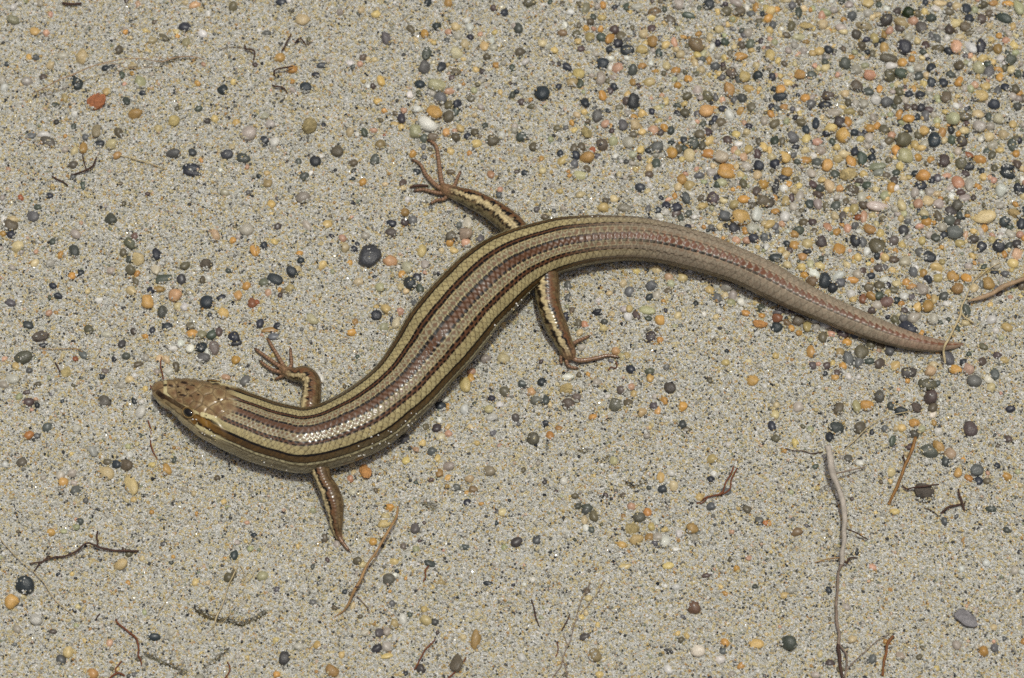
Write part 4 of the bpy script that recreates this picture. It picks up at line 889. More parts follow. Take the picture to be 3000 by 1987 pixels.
(1500, 1000): "955 95 80 85 Po|1005 140 75 65 Ly|1055 130 60 55 Yb|1090 260 85 75 K|1265 275 85 60 Gb|1420 240 60 50 S|1270 340 65 75 Oy|1450 425 100 100 Vk|275 375 80 80 K|95 395 80 65 Sk|175 465 85 80 Po|220 540 105 80 Sb|305 540 75 90 Gk|505 440 150 110 Yb|515 580 120 100 V|590 520 85 80 Vt|510 330 110 60 W|615 310 50 50 B|955 585 110 115 Bg|1070 565 85 70 B|1005 450 80 75 Vt|1095 420 70 60 P|1120 490 60 70 Y|1195 655 80 90 Co|1305 595 80 70 Sv|1400 550 65 70 O|1340 635 60 80 Op|1570 605 75 90 O|740 695 75 60 O|190 895 115 105 Bs|350 865 70 80 Or|430 800 70 55 Ob|310 755 75 55 K|35 705 65 80 Vs|1560 765 80 75 Gk|1600 815 80 50 B|1960 195 75 60 Y|2210 360 100 100 Oy|1820 360 60 60 Bg|300 1300 65 65 Vk|940 1100 80 75 Lc|1365 1250 70 105 Yo|1485 1330 75 90 Yw|1380 1355 80 65 Kg|1460 1210 80 60 W|1835 1080 90 75 Yb|1825 1270 70 60 K|1855 1220 60 60 W|1720 1435 85 80 Y|1830 1515 80 70 S|690 1530 100 80 G|600 1515 75 60 Gb|1100 1520 75 70 P|1245 1560 70 60 O|580 1420 70 50 B|1260 1350 50 50 G|1020 1415 60 50 B|775 380 90 70 T|405 1380 45 40 V|860 1415 45 50 V|1990 955 60 50 W|1960 1380 100 75 S|910 180 60 40 S",
(2250, 1000): "395 95 80 110 Oy -15|660 105 80 80 Yb|725 15 85 70 O|740 165 90 155 S -15|860 100 125 145 Bg|945 30 80 90 B|1035 40 85 75 B|1120 80 85 110 S|835 195 90 100 S|930 185 100 60 Gk -15|1025 205 100 90 Vb|690 225 75 70 O|595 200 50 75 Y|540 225 85 60 V|410 225 65 70 Vs|630 290 65 70 V|615 330 70 70 Oy|525 295 45 45 K|1295 290 130 105 Vk|1165 230 95 85 Y|1280 365 50 50 O|1655 150 100 150 Sk|1525 220 90 60 Yw 15|1495 270 110 100 Pc|1720 260 120 80 O|1795 195 65 65 K|1840 250 100 110 Pt|1970 185 75 80 V|2165 170 90 65 Yb|2110 130 80 65 V|1980 50 85 60 B|1470 395 165 110 Bg|1490 510 125 140 Vb|1895 365 130 100 Sv 10|2025 350 100 70 Wc 30|2080 300 85 115 S|2045 425 80 75 C|1020 505 100 110 Gb|910 590 115 90 O|815 600 75 115 Ly|645 610 95 120 B|1125 595 65 75 G|1220 645 120 85 K|1360 610 105 95 Vb|1510 675 75 75 Wc|1345 750 90 75 O|1525 750 50 60 Ob|1565 825 70 55 W|1230 800 90 70 Y|1175 800 60 60 C|1410 810 80 60 L|850 795 120 100 B -30|625 800 130 115 Kg|565 880 75 95 K|1075 805 65 60 S|955 835 45 60 K|1340 855 90 70 Gb 35|1140 920 60 100 G|1305 970 90 60 V|1475 1010 175 110 Gs 10|1565 970 90 130 Ob -30|1670 1030 110 110 Pb|1630 1095 85 110 Gk|1745 1205 75 95 Oc|1845 1255 90 60 Or 35|1910 1180 130 110 S|1935 1285 75 75 K|2015 1285 75 60 B|2105 1145 60 55 K|2190 1245 95 65 O 25|1795 1090 40 50 O|735 1080 80 75 Vs|845 1120 80 50 W|1860 805 125 130 Vs|2225 620 90 65 K -15|2210 900 70 65 V|1435 1390 175 160 Vb|1130 1205 80 80 C|65 670 80 85 C|80 590 60 65 C|35 780 75 90 K|70 890 80 75 B|390 805 60 60 L|275 600 90 90 T|830 325 50 60 W|545 1340 65 55 Tv|2050 1540 100 60 G|250 940 70 80 Y|155 1010 50 40 O",
(0, 1487): "225 715 165 150 K|110 865 125 130 Oy|465 230 80 65 Oy|735 130 60 60 G|700 180 65 60 L|1110 520 125 100 Yc -30|1415 1190 110 65 K|625 1330 90 100 Yc|560 1400 85 90 Sk|850 1530 100 85 Op|780 1225 45 45 Y|485 1145 75 50 V|330 1030 110 100 Wt|700 1085 45 45 L|2325 310 40 45 K|2150 440 70 95 Kg|2300 380 55 55 L|2175 320 60 50 T|1235 1530 50 45 S|1180 1550 60 40 G",
(750, 1487): "1180 150 120 80 Y|1190 90 80 60 C|1465 185 80 110 Sb|630 280 65 75 B|715 230 110 70 Cl|745 335 60 70 T|935 490 85 70 B|980 525 70 60 C|1270 505 85 65 Yc|1600 515 110 65 Gk|1220 660 105 100 Sb|890 905 45 75 C|520 875 70 60 S|1245 890 60 70 S|1345 1025 75 100 W -15|1560 1035 110 80 Cy 20|1270 1070 75 80 Yb|1000 1155 80 55 Wc|1135 1150 75 90 Sv|1205 1140 70 80 T|1275 1200 45 80 W|1205 1280 95 85 T|1105 1300 95 80 Kv|565 1260 75 70 Yo|180 1220 65 65 Yc|390 1275 90 70 Tw|260 1380 100 125 Kb|1205 1365 110 50 Y|700 1505 120 100 Ob|190 1530 60 65 O|1515 1485 80 80 Vk|1850 1430 110 155 Bv 20|1920 365 90 50 Gs|2135 700 90 40 K|1700 690 80 60 Yb|1470 385 60 60 L|2265 45 80 70 C|2215 40 50 55 S|1490 520 40 35 W|1355 360 60 60 Vt|2020 1215 85 165 Ob 15",
(1500, 1487): "690 35 100 80 G|755 80 80 95 B|665 110 65 95 C|725 200 60 70 Gs|45 320 105 85 Vk|225 295 75 85 Sk|1100 205 130 110 Yb|1145 295 125 95 Co|1010 345 95 65 Oc|1260 270 75 75 Ob|1170 90 105 90 Bs|1240 50 80 85 Or|1020 85 50 55 Ob|1340 265 90 80 T|1405 310 90 110 Wt|1310 330 60 50 Sk|1400 210 70 60 Y|1320 125 70 75 Wt|1280 180 60 70 Y|1540 240 65 80 W|1680 280 75 75 T|1655 190 100 95 Ob|1710 230 60 45 S|1500 385 65 40 W|2065 560 55 55 O|1435 535 100 65 Y|1040 545 110 50 Yc|1785 625 80 45 V|1670 920 115 110 Vr|2270 120 75 65 S|2330 140 60 60 Ro|185 665 60 55 W|690 775 75 60 B|700 835 80 60 C|665 1190 90 75 Vk|760 1355 105 115 By|1705 1315 120 110 Wc -15|1955 1245 75 75 O|2240 1255 135 90 Yo|2105 1455 60 65 O|1910 1400 90 70 W|2175 465 60 50 P|2000 485 50 50 B|2230 725 55 40 G|635 1010 55 60 Y|790 1080 50 50 Y|2020 1530 70 60 T|1940 1320 60 60 S|820 1280 40 40 C",
(2250, 1487): "1815 1015 240 140 Sw 35|190 1245 140 120 G|1980 1325 90 100 O|2085 1290 75 75 S|150 810 85 60 Y|555 760 60 65 K|265 225 110 70 Vo|1625 125 65 65 Sk|570 1430 90 70 V|1735 1265 80 80 T|1215 1360 80 75 Tp|2070 1105 70 60 C|2310 405 40 35 K|1830 450 40 30 S|930 630 40 35 W|1165 40 90 60 Y|215 760 90 60 T|440 1540 90 60 T|10 140 40 60 O|2210 520 40 40 W|775 1210 80 70 C",
}
ZT = 2352 / 750.0
peb = []
for (ox, oy), txt in TILES.items():
    for e in txt.split('|'):
        f = e.split()
        x, y, w, h = (float(v) for v in f[:4])
        rot = float(f[5]) if len(f) > 5 else None
        peb.append([ox + x / ZT, oy + y / ZT, w / ZT, h / ZT, f[4], rot])
peb.sort(key=lambda p: -p[2] * p[3])


def pcolour(code, jit=.09):
    c = np.array(PC[code[0]], float)
    if len(code) > 1:
        c = c * .68 + np.array(PC[code[1].upper()], float) * .32
    c = np.clip(c * (1 + random.uniform(-jit, jit)) + np.array([random.uniform(-3, 3) for _ in range(3)]), 8, 240)
    return srgb(*c)


def icosphere(sub):
    v = [tuple(p / np.linalg.norm(p)) for p in ico]; f = [tuple(t) for t in icof]
    for _ in range(sub):
        mid, nf = {}, []
        def m(a, b):
            k = (min(a, b), max(a, b))
            if k not in mid:
                p = np.array(v[a]) + np.array(v[b]); v.append(tuple(p / np.linalg.norm(p))); mid[k] = len(v) - 1
            return mid[k]
        for a, b, c in f:
            x, y, z = m(a, b), m(b, c), m(c, a)
            nf += [(a, x, z), (b, y, x), (c, z, y), (x, y, z)]
        f = nf
    return np.array(v), np.array(f)


def pebble_shape(v, seed, rough):
    r = np.random.default_rng(seed)
    out = v.copy()
    d = np.ones(len(v))
    for k in range(5):
        n = r.normal(size=3); n /= np.linalg.norm(n)
        d += r.uniform(.03, .12) * np.sin((v @ n) * r.uniform(1.5, 3.2) + r.uniform(0, 6))
    for k in range(int(r.integers(1, 5))):               # worn flat faces
        n = r.normal(size=3); n /= np.linalg.norm(n)
        lim = r.uniform(.72, .92)
        pr = (v * d[:, None]) @ n
        d = np.where(pr > lim, d * (1 - (1 - lim / np.maximum(pr, 1e-6)) * .75), d)
    if rough:
        for k in range(6):
            n = r.normal(size=3)
            d += rough * np.sin((v @ n) * r.uniform(4, 9) + r.uniform(0, 6))
    out = v * d[:, None]
    ext = (out.max(0) - out.min(0)) / 2
    return (out - (out.max(0) + out.min(0)) / 2) / ext


IV2, IF2 = icosphere(2)
IV3, IF3 = icosphere(3)
IV1, IF1 = icosphere(1)
M_STONE = mat_stone('stone', False, .42, .12)
M_DARK = mat_stone('dark_wet_stone', False, .38, .10, .40)
M_QUARTZ = mat_stone('quartz', False, .28, .25, .18)
M_ROUGH = mat_stone('rough_stone', False, .75, .0, .55)
M_FINE = mat_stone('gravel_stone', True, .40, .12, .25)
shapes = {}


def shape_mesh(kind, k):
    key = (kind, k)
    if key not in shapes:
        v = pebble_shape(IV3 if kind != 'small' else IV2, 100 + k * 7 + (50 if kind == 'rough' else 0), .035 if kind == 'rough' else 0)
        shapes[key] = mesh_np('pebble_%s' % kind, v, [IF3 if kind != 'small' else IF2])
    return shapes[key]


LAND = [('the lizard snout', 455, 1140), ('the lizard neck', 700, 1240), ('the bent front leg', 870, 1080), ('the outstretched front leg', 985, 1500), ('the lizard belly', 1150, 1320),
        ('the long-toed hind foot', 1270, 500), ('the lizard back', 1180, 880), ('the half-buried hind foot', 1690, 1040), ('the tail base', 1720, 690), ('the middle of the tail', 2150, 780), ('the thin end of the tail', 2550, 960),
        ('the tail tip', 2800, 1020), ('the pale branching stem', 2450, 1450), ('the foot of the pale stem', 2457, 1900), ('the ochre twig', 2645, 1380), ('the forked rust rootlet', 2110, 1430), ('the dry grass stalk', 1070, 1660),
        ('the dark knotted twig', 230, 1610), ('the raised straw', 300, 190), ('the bent rootlets', 850, 190), ('the pale rootlet tangle', 640, 1780), ('the fine wiry root', 1680, 1830),
        ('the buff woody stem', 2900, 860), ('the wavy rust root', 400, 1880), ('the orange root stub', 2600, 1920), ('the thin rust rootlet', 445, 1290)]
GRAV = [('in outer gravel bed', 2700, 150), ('in gravel beyond the tail base', 1850, 250), ('in gravel beside the tail', 2450, 650), ('at gravel edge', 1500, 120)]


def dens(x, y):
    """how thick the gravel lies (0..1) at a photograph pixel"""
    d = np.clip((x - 1560 + (y - 300) * .25) / 500, 0, 1) * np.clip((900 - y + (x - 2200) * .15) / 350, 0, 1)
    d = d + .35 * np.exp(-((x - 1450) / 260) ** 2 - ((y - 250) / 230) ** 2)
    return np.clip(d + .5 * vnoise(x / 230, y / 230, 40) * d, 0, 1)


def place(x, y, w, h, rot, k, sunk):
    """-> location, semi-axes (m), z-rotation"""
    a, b = w * S / 2 * 1.09, h * S / 2 * 1.13
    c = min(a, b) * random.uniform(.62, .85)
    g = at(x, y, 0)
    gz = float(ground(np.array([g[0]]), np.array([g[1]]))[0])
    zc = gz + c * sunk
    return at(x, y, zc), (a, b, c), math.radians(-(rot if rot is not None else random.uniform(-18, 18)))


def drift(loc, ax, rz, amount):
    """sand blown up against one or two sides of a stone"""
    for _ in range(random.randint(1, 2)):
        a0 = random.uniform(0, 6.28); half = random.uniform(.4, 1.1)
        n = int(amount * half * 2 * math.sqrt(ax[0] * ax[1]) / .00013 * random.uniform(.5, 1.6))
        for _ in range(n):
            t_ = a0 + random.uniform(-half, half); r_ = 1 - abs(random.gauss(0, .11))
            ex_, ey_ = ax[0] * r_ * math.cos(t_), ax[1] * r_ * math.sin(t_)
            EXTRA.append((loc[0] + ex_ * math.cos(rz) - ey_ * math.sin(rz), loc[1] + ex_ * math.sin(rz) + ey_ * math.cos(rz),
                          loc[2] + ax[2] * math.sqrt(max(0.0, 1 - r_ * r_)) * .92, random.uniform(.0001, .00021)))


BIG = 292
solo, rest = peb[:BIG], peb[BIG:]
px_all = np.array([[p[0], p[1]] for p in peb])
labels_seen = {}
for i, (x, y, w, h, code, rot) in enumerate(solo):
    c0 = code[0]
    rough = (c0 in 'R' or code in ('Or', 'Vb', 'Vr', 'Sw', 'Yb')) and (c0 == 'R' or code == 'Or' or random.random() < .75)
    me0 = shape_mesh('rough' if rough else 'smooth', i % 14)
    mkey = 'dark' if c0 in 'KDG' else 'quartz' if c0 in 'TWL' else 'rough' if rough else 'stone'
    key = (me0.name, mkey)
    if key not in shapes:
        m2 = me0.copy(); m2.materials.clear(); m2.materials.append({'dark': M_DARK, 'quartz': M_QUARTZ, 'rough': M_ROUGH, 'stone': M_STONE}[mkey])
        m2.polygons.foreach_set('use_smooth', np.ones(len(m2.polygons), bool))
        shapes[key] = m2
    inb = float(dens(np.array([x]), np.array([y]))[0])
    loc, ax, rz = place(x, y, w, h, rot, i, random.uniform(.12, .38) + .15 * inb)
    o = new_obj('pebble', shapes[key])
    o.location = loc; o.scale = ax; o.rotation_euler = (random.uniform(-.2, .2), random.uniform(-.2, .2), rz)
    o.color = (*pcolour(code), 1)
    drift(loc, ax, rz, 1.0)
    if c0 in 'KGVB' and random.random() < .4 or (c0 == 'K' and w > 50):
        for _ in range(random.randint(2, 7)):
            r_ = random.uniform(0, .6); t_ = random.uniform(0, 6.28)
            EXTRA.append((loc[0] + ax[0] * r_ * math.cos(t_), loc[1] + ax[1] * r_ * math.sin(t_), loc[2] + ax[2] * math.sqrt(1 - r_ * r_) + .00003, random.uniform(.0001, .00019)))
    ar = max(w, h) / min(w, h)
    big = math.sqrt(w * h)
    size = 'large' if big > 43 else 'small' if big < 30 else ''
    shp = 'rough' if rough else 'long' if ar > 1.75 else 'oval' if ar > 1.28 else 'round'
    d2 = np.hypot(px_all[:, 0] - x, px_all[:, 1] - y); d2[i] = 1e9
    nn = int(np.argmin(d2))
    nb_txt = ''
    if d2[nn] < (big + math.sqrt(peb[nn][2] * peb[nn][3])) * .62:
        nb_txt = ' touching %s %s one' % ('an' if CNAME[peb[nn][4][0]][0] in 'aeio' else 'a', CNAME[peb[nn][4][0]].split()[-1] if peb[nn][4][0] not in 'KG' else 'dark')
    if inb > .45:
        wh = min(GRAV, key=lambda q: math.hypot(q[1] - x, q[2] - y))[0]
    else:
        q = min(LAND, key=lambda q: math.hypot(q[1] - x, q[2] - y))
        dd_ = math.hypot(q[1] - x, q[2] - y)
        wh = ('close by ' if dd_ < 110 else 'near ' if dd_ < 280 else 'well out from ') + q[0]
    near = [CNAME[peb[q][4][0]].split()[-1] if peb[q][4][0] not in 'KG' else 'dark' for q in np.argsort(d2)[:3]]
    head = ' '.join(('%s %s %s pebble' % (size, CNAME[c0], shp)).split())
    labels_seen.setdefault(' '.join((head + nb_txt + ' ' + wh).split()), []).append((o, head, near, wh))
for level in (2, 3):                         # look-alikes are told apart by the stones around them
    nxt = {}
    for lab, rows in labels_seen.items():
        for row in rows:
            o, head, near, wh = row
            if len(rows) > 1:
                mid = 'between %s and %s ones' % (near[0], near[1]) if level == 2 else 'among %s, %s and %s' % tuple(near)
                l2 = '%s %s %s' % (head, mid, wh)
            else:
                l2 = lab
            nxt.setdefault(l2, []).append(row)
    labels_seen = nxt
for lab, rows in labels_seen.items():
    for row in rows:
        tag(row[0], lab, 'pebble', 'pebbles in the gravel bed' if 'gravel' in lab else 'pebbles scattered on the sand')

# the smaller gravel: those picked out singly and the mass between them, one object
gv_, gf_, gc_ = [], [], []
nv = 0


def add_stone(x, y, w, h, rot, code, k, sunk, V0, F0):
    global nv
    loc, ax, rz = place(x, y, w, h, rot, k, sunk)
    if V0 is IV2:
        drift(loc, ax, rz, .9)
    v = pebble_shape(V0, 500 + k % 61, 0) * np.array(ax)
    t1 = random.uniform(-.3, .3)
    v = v @ np.array([[1, 0, 0], [0, math.cos(t1), -math.sin(t1)], [0, math.sin(t1), math.cos(t1)]]).T
    cz, sz_ = math.cos(rz), math.sin(rz)
    v = v @ np.array([[cz, -sz_, 0], [sz_, cz, 0], [0, 0, 1]]).T + loc
    gv_.append(v); gf_.append(F0 + nv); nv += len(v)
    gc_.append(np.tile(pcolour(code), (len(v), 1)))


for k, (x, y, w, h, code, rot) in enumerate(rest):
    add_stone(x, y, w, h, rot, code, k, random.uniform(.05, .35), IV2, IF2)
BAG = 'TTTTTTTTCCCCCYYYYOOWWWLLPPSSSBBBBKKGGV'
n_extra = 0
listed = np.array([[p[0], p[1], max(p[2], p[3]) / 2] for p in peb])
while n_extra < 3600:
    x = random.uniform(-420, 3420); y = random.uniform(-380, 2400)
    inside = -20 < x < 3020 and -20 < y < 2010
    d = float(dens(np.array([x]), np.array([y]))[0])
    if random.random() > (.10 + .95 * d):
        continue
    big = random.lognormvariate(math.log(12.5), .32) if inside else random.lognormvariate(math.log(17), .4)
    if inside and random.random() < d * .8:
        big = random.lognormvariate(math.log(19), .25)
    big = min(big, 29 if inside else 45)
    dd_ = np.hypot(listed[:, 0] - x, listed[:, 1] - y)
    if (dd_ < listed[:, 2] * .8 + big * .3).any():
        continue
    ar = random.uniform(1, 1.5)
    add_stone(x, y, big * math.sqrt(ar), big / math.sqrt(ar), random.uniform(0, 180), random.choice(BAG), n_extra, random.uniform(-.1, .3), IV1, IF1)
    n_extra += 1
gravel = new_obj('fine_gravel', mesh_np('fine_gravel', np.vstack(gv_), [np.vstack(gf_)], M_FINE, np.vstack(gc_)))
tag(gravel, 'fine mixed gravel, grey, ochre and white, strewn through the sand', 'gravel', kind='stuff')

# ------------------------------------------------------------------ twigs, stems and rootlets
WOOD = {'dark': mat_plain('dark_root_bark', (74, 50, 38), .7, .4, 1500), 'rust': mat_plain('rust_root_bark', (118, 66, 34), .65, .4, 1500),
        'pale': mat_plain('bleached_stem', (184, 174, 160), .7, .28, 900), 'tan': mat_plain('dry_grass', (168, 132, 86), .6, .35, 700),
        'ochre': mat_plain('ochre_twig_bark', (146, 104, 50), .55, .35, 900), 'straw': mat_plain('pale_straw', (196, 178, 136), .6, .25, 1200),
        'grey': mat_plain('grey_stem', (138, 120, 104), .7, .35, 900), 'orange': mat_plain('orange_root', (128, 80, 36), .6, .35, 900),
        'buff': mat_plain('buff_wood', (170, 142, 110), .65, .3, 900)}


def tube_mesh(name, pts, mat, knots=0.12, nphi=9, seed=0):
    """pts: (px, py, clear height above sand in mm, radius px)"""
    P3 = []
    for x, y, z, r in pts:
        g = at(x, y, 0)
        gz = float(ground(np.array([g[0]]), np.array([g[1]]))[0])
        zz = gz + z * .001 + r * S * .55
        P3.append([*at(x, y, zz), r * S * .86])
    n = max(10, int(sum(math.hypot(a[0] - b[0], a[1] - b[1]) for a, b in zip(pts[:-1], pts[1:])) / 5))
    D, L = resample(P3, n)
    Cc = D[:, :3].copy(); Rr = np.maximum(D[:, 3], 2.2e-5)
    s = np.linspace(0, L, n)
    T_, L_, U_ = frames(Cc)
    wob = np.minimum(Rr, .00012) * 1.1
    Cc += L_ * (wob * 2 * vnoise(s / .0016, s * 0 + seed, 71))[:, None] + U_ * (wob * vnoise(s / .0016, s * 0 + seed, 72))[:, None]
    ph = np.linspace(0, 2 * math.pi, nphi, endpoint=False)
    rr = Rr * (1 + knots * 2.4 * vnoise(s / .0009, s * 0 + seed + 5, 73))
    rr2 = rr[:, None] * (1 + .3 * vnoise(np.broadcast_to(ph[None] * 1.3, (n, nphi)), np.broadcast_to((s / .004)[:, None], (n, nphi)) + seed, 74))
    v = Cc[:, None] + L_[:, None] * (rr2 * np.sin(ph))[..., None] + U_[:, None] * (rr2 * np.cos(ph))[..., None]
    caps = np.stack([Cc[0], Cc[-1]])
    V_ = np.vstack([v.reshape(-1, 3), caps])
    j = np.arange(nphi); m = n * nphi
    f3 = np.vstack([np.stack([np.full(nphi, m), j, (j + 1) % nphi], 1)[:, ::-1], np.stack([np.full(nphi, m + 1), (n - 1) * nphi + j, (n - 1) * nphi + (j + 1) % nphi], 1)])
    return mesh_np(name, V_, [grid_faces(n, nphi), f3], mat)


tw_i = 0


def twig(name, label, cat, kind, main, branches=(), group=None, part='branch'):
    """one lying stem; side shoots are its children"""
    global tw_i
    tw_i += 1
    o = new_obj(name, tube_mesh(name, main, WOOD[kind], seed=tw_i * 3.7))
    tag(o, label, cat, group)
    for br in branches:
        k, pts = (br[0], br[1:]) if isinstance(br[0], str) else (kind, br)
        tw_i += 1
        new_obj(part, tube_mesh(part, list(pts), WOOD[k], seed=tw_i * 3.7), o)
    return o


def ln(r, z, *p):
    """points with constant radius and height"""
    return [(x, y, z, r) for x, y in p]


stem = twig('dry_stem', 'pale bleached dry stem with nodes and thin side shoots', 'stem', 'pale',
     [(2425, 1306, 2.6, 11.5), (2432, 1345, 2.5, 11), (2441, 1386, 2.4, 11), (2454, 1425, 2.2, 9), (2466, 1465, 2.0, 9.5), (2474, 1510, 1.8, 9.5), (2475, 1548, 1.6, 9), (2471, 1595, 1.4, 8.5), (2467, 1640, 1.2, 9.5), (2464, 1652, 1.1, 6)],
     [['grey', *[(2466, 1645, 1.1, 6.5), (2458, 1678, 1.0, 5), (2454, 1720, .9, 4.6), (2450, 1770, .8, 4.8), (2449, 1806, .7, 5), (2455, 1850, .6, 4.8), (2458, 1890, .5, 5)]],
      ['dark', *[(2458, 1888, .5, 5.5), (2456, 1905, .5, 6), (2460, 1949, .3, 5.5), (2468, 1998, .1, 5)]],
      ['grey', *[(2459, 1888, .5, 3.5), (2470, 1903, .4, 3.4), (2480, 1918, .4, 3.4), (2479, 1950, .3, 3.2), (2477, 1998, .1, 3)]],
      ['grey', *[(2480, 1965, .2, 2), (2492, 1948, .3, 1.9), (2506, 1933, .3, 1.8), (2538, 1908, .5, 1.7), (2569, 1877, .4, 1.6), (2590, 1868, .3, 1.5), (2606, 1858, .2, 1.3)]],
      ['dark', *[(2480, 1549, 1.6, 2.6), (2510, 1562, 1.2, 2.4), (2543, 1581, .6, 1.8)]],
      ['tan', *[(2462, 1636, 1.2, 3), (2430, 1636, .8, 2.4), (2387, 1647, .2, 1.6)]],
      ['dark', *[(2472, 1642, 1.2, 4.5), (2482, 1648, .9, 4), (2488, 1636, .7, 3), (2511, 1634, .3, 2)]],
      ['grey', *[(2446, 1386, 2.4, 3), (2490, 1377, 1.6, 2.6), (2537, 1367, .6, 2)]]])
twig('rootlet', 'thin dark wavy rootlet ending at the top of the pale dry stem', 'root', 'dark', ln(1.8, .3, (2301, 1313), (2330, 1322), (2352, 1322), (2375, 1330), (2392, 1327), (2412, 1324)))
twig('twig', 'straight ochre twig lying across the sand near the pale stem', 'twig', 'ochre',
     [(2684, 1281, 1.6, 5.2), (2676, 1310, 1.4, 5), (2660, 1345, 1.2, 5), (2642, 1389, .9, 5), (2625, 1430, .6, 5), (2604, 1478, .1, 4)],
     [['dark', *ln(2.6, .6, (2645, 1334), (2650, 1355), (2648, 1380), (2640, 1400))]])
twig('rootlet', 'dark crooked rootlet crossing the ochre twig', 'root', 'dark', [(2642, 1421, .5, 2.6), (2657, 1434, .6, 3), (2675, 1430, .9, 2.8), (2696, 1426, 1.2, 2.6), (2725, 1424, 1.4, 2.6), (2751, 1420, 1.2, 2.4)])
twig('root', 'orange brown root stub standing alone near the foot of the pale stem', 'root', 'orange', [(2617, 1863, .3, 4.5), (2608, 1876, .4, 5), (2602, 1889, .4, 5), (2598, 1910, .4, 5), (2591, 1933, .4, 5), (2588, 1956, .3, 5), (2585, 1980, .1, 5.5)])
twig('rootlet', 'dark rootlet clump, upright piece, beyond the ochre twig', 'root', 'dark', [(2807, 1433, .8, 3), (2811, 1452, .8, 3.4), (2818, 1472, .6, 4), (2827, 1496, .3, 3.4)],
     [ln(2.4, .4, (2818, 1472), (2824, 1484), (2830, 1470))])
twig('root', 'short dark root lying low, half covered, beyond the ochre twig', 'root', 'dark', [(2757, 1504, .1, 3), (2768, 1494, .3, 4), (2781, 1484, .4, 4), (2798, 1480, .4, 3.6), (2814, 1476, .3, 3)],
     [ln(1.3, .2, (2752, 1513), (2735, 1500), (2720, 1492), (2705, 1487))])
twig('straw', 'thin pale straw arching over a dark slate pebble near the tail tip', 'straw', 'straw', [(2662, 1206, .8, 1.7), (2628, 1213, 1.1, 1.7), (2601, 1220, 1.1, 1.7), (2575, 1230, 1.0, 1.7), (2553, 1243, .9, 1.8), (2528, 1265, .8, 1.8), (2505, 1288, .6, 1.7), (2485, 1307, .4, 1.6), (2470, 1326, .1, 1.4)])
twig('grass_stalk', 'dry tan grass stalk with dark joints by the outstretched front leg', 'grass stalk', 'tan',
     [(1168, 1484, 1.8, 3.6), (1160, 1512, 2.2, 4.2), (1149, 1535, 2.4, 4.4), (1120, 1583, 2.4, 4.6), (1099, 1620, 2.3, 4.8), (1078, 1653, 2.1, 4.6), (1060, 1690, 1.8, 4.8), (1047, 1717, 1.5, 5), (1034, 1745, 1.1, 4.8), (1024, 1768, .8, 4), (1005, 1790, .4, 2.8), (980, 1809, .1, 2)],
     [['dark', *ln(4.9, 1.55, (1055, 1699), (1050, 1712), (1044, 1723))], ['dark', *ln(4.9, 2.15, (1124, 1575), (1119, 1585))], ['grey', *ln(1.6, .3, (1046, 1745), (1063, 1765), (1078, 1783), (1082, 1797))]], part='joint')
twig('twig', 'dark knotted twig with short side shoots on open sand', 'twig', 'dark',
     [(406, 1616, .5, 4), (380, 1616, .5, 4), (351, 1614, .5, 4), (320, 1611, .5, 3.6), (297, 1606, .7, 3.4), (275, 1596, .9, 3.2), (255, 1592, 1.0, 3.2), (230, 1608, .9, 3.4), (207, 1621, .7, 3.2), (180, 1630, .6, 3), (159, 1632, .5, 2.8), (130, 1645, .4, 2.6), (112, 1655, .4, 2.6), (96, 1676, .2, 2)],
     [ln(3, .8, (281, 1600), (286, 1585), (284, 1572), (288, 1556)), ln(2.8, .5, (148, 1632), (140, 1629), (128, 1643), (105, 1648), (86, 1651)), ln(2.6, .5, (362, 1612), (358, 1603))])
twig('root', 'wavy rust brown root with rough bark, below the dark knotted twig', 'root', 'rust', [(339, 1814, .3, 2.4), (346, 1828, .4, 3), (367, 1844, .5, 3.2), (385, 1858, .5, 3.2), (399, 1870, .5, 3.4), (404, 1885, .4, 3.2), (408, 1902, .4, 3), (406, 1920, .4, 2.8), (412, 1934, .3, 2.8), (415, 1949, .1, 2.4)])
twig('root', 'brown forked root by a peach pebble at the edge of open sand', 'root', 'rust', [(315, 1992, .1, 2.8), (330, 1980, .3, 3), (344, 1972, .4, 3.4), (356, 1974, .3, 3), (369, 1982, .1, 2.4)], [ln(2.4, .3, (344, 1971), (340, 1962), (348, 1950), (358, 1938))])
twig('rootlet', 'short curved rust rootlet standing alone, beyond the sand crack', 'root', 'rust', [(665, 1940, .2, 2.2), (671, 1954, .4, 2.6), (670, 1966, .4, 2.8), (660, 1986, .1, 2.4)])
twig('rootlet', 'tiny dark rootlet fragment between two pebbles of pale sand', 'root', 'dark', ln(2, .2, (292, 1797), (284, 1806), (280, 1814)))
twig('rootlet', 'very thin long straw coloured root fibre near the black pebble', 'root', 'straw', [(-4, 1573, .4, 1.5), (20, 1600, .6, 1.5), (48, 1630, .7, 1.5), (75, 1655, .8, 1.5), (100, 1676, .8, 1.5), (128, 1708, .6, 1.6), (146, 1738, .5, 1.6), (170, 1765, .4, 1.4), (195, 1785, .4, 1.4), (212, 1800, .3, 1.3), (225, 1818, .1, 1.2)])
twig('rootlet', 'pale tangle of root fibres hanging over the sand crack', 'root', 'straw', [(699, 1642, .4, 1.6), (694, 1664, .6, 1.8), (680, 1690, .8, 2), (668, 1716, .9, 2), (660, 1748, .9, 2), (650, 1778, .8, 2.2), (636, 1806, .7, 2.4), (628, 1830, .5, 2), (612, 1852, .2, 1.4)],
     [ln(1.6, .6, (705, 1655), (714, 1675), (716, 1700)), ln(1.7, .6, (672, 1770), (676, 1795), (660, 1812), (640, 1822)), ln(1.6, .6, (645, 1790), (630, 1800), (612, 1798)), ln(1.5, .5, (630, 1825), (628, 1845), (632, 1862)), ln(1.4, .5, (748, 1665), (738, 1690), (722, 1704), (705, 1700)), ln(1.4, .5, (626, 1795), (634, 1812), (650, 1826), (668, 1806))], part='fibre')
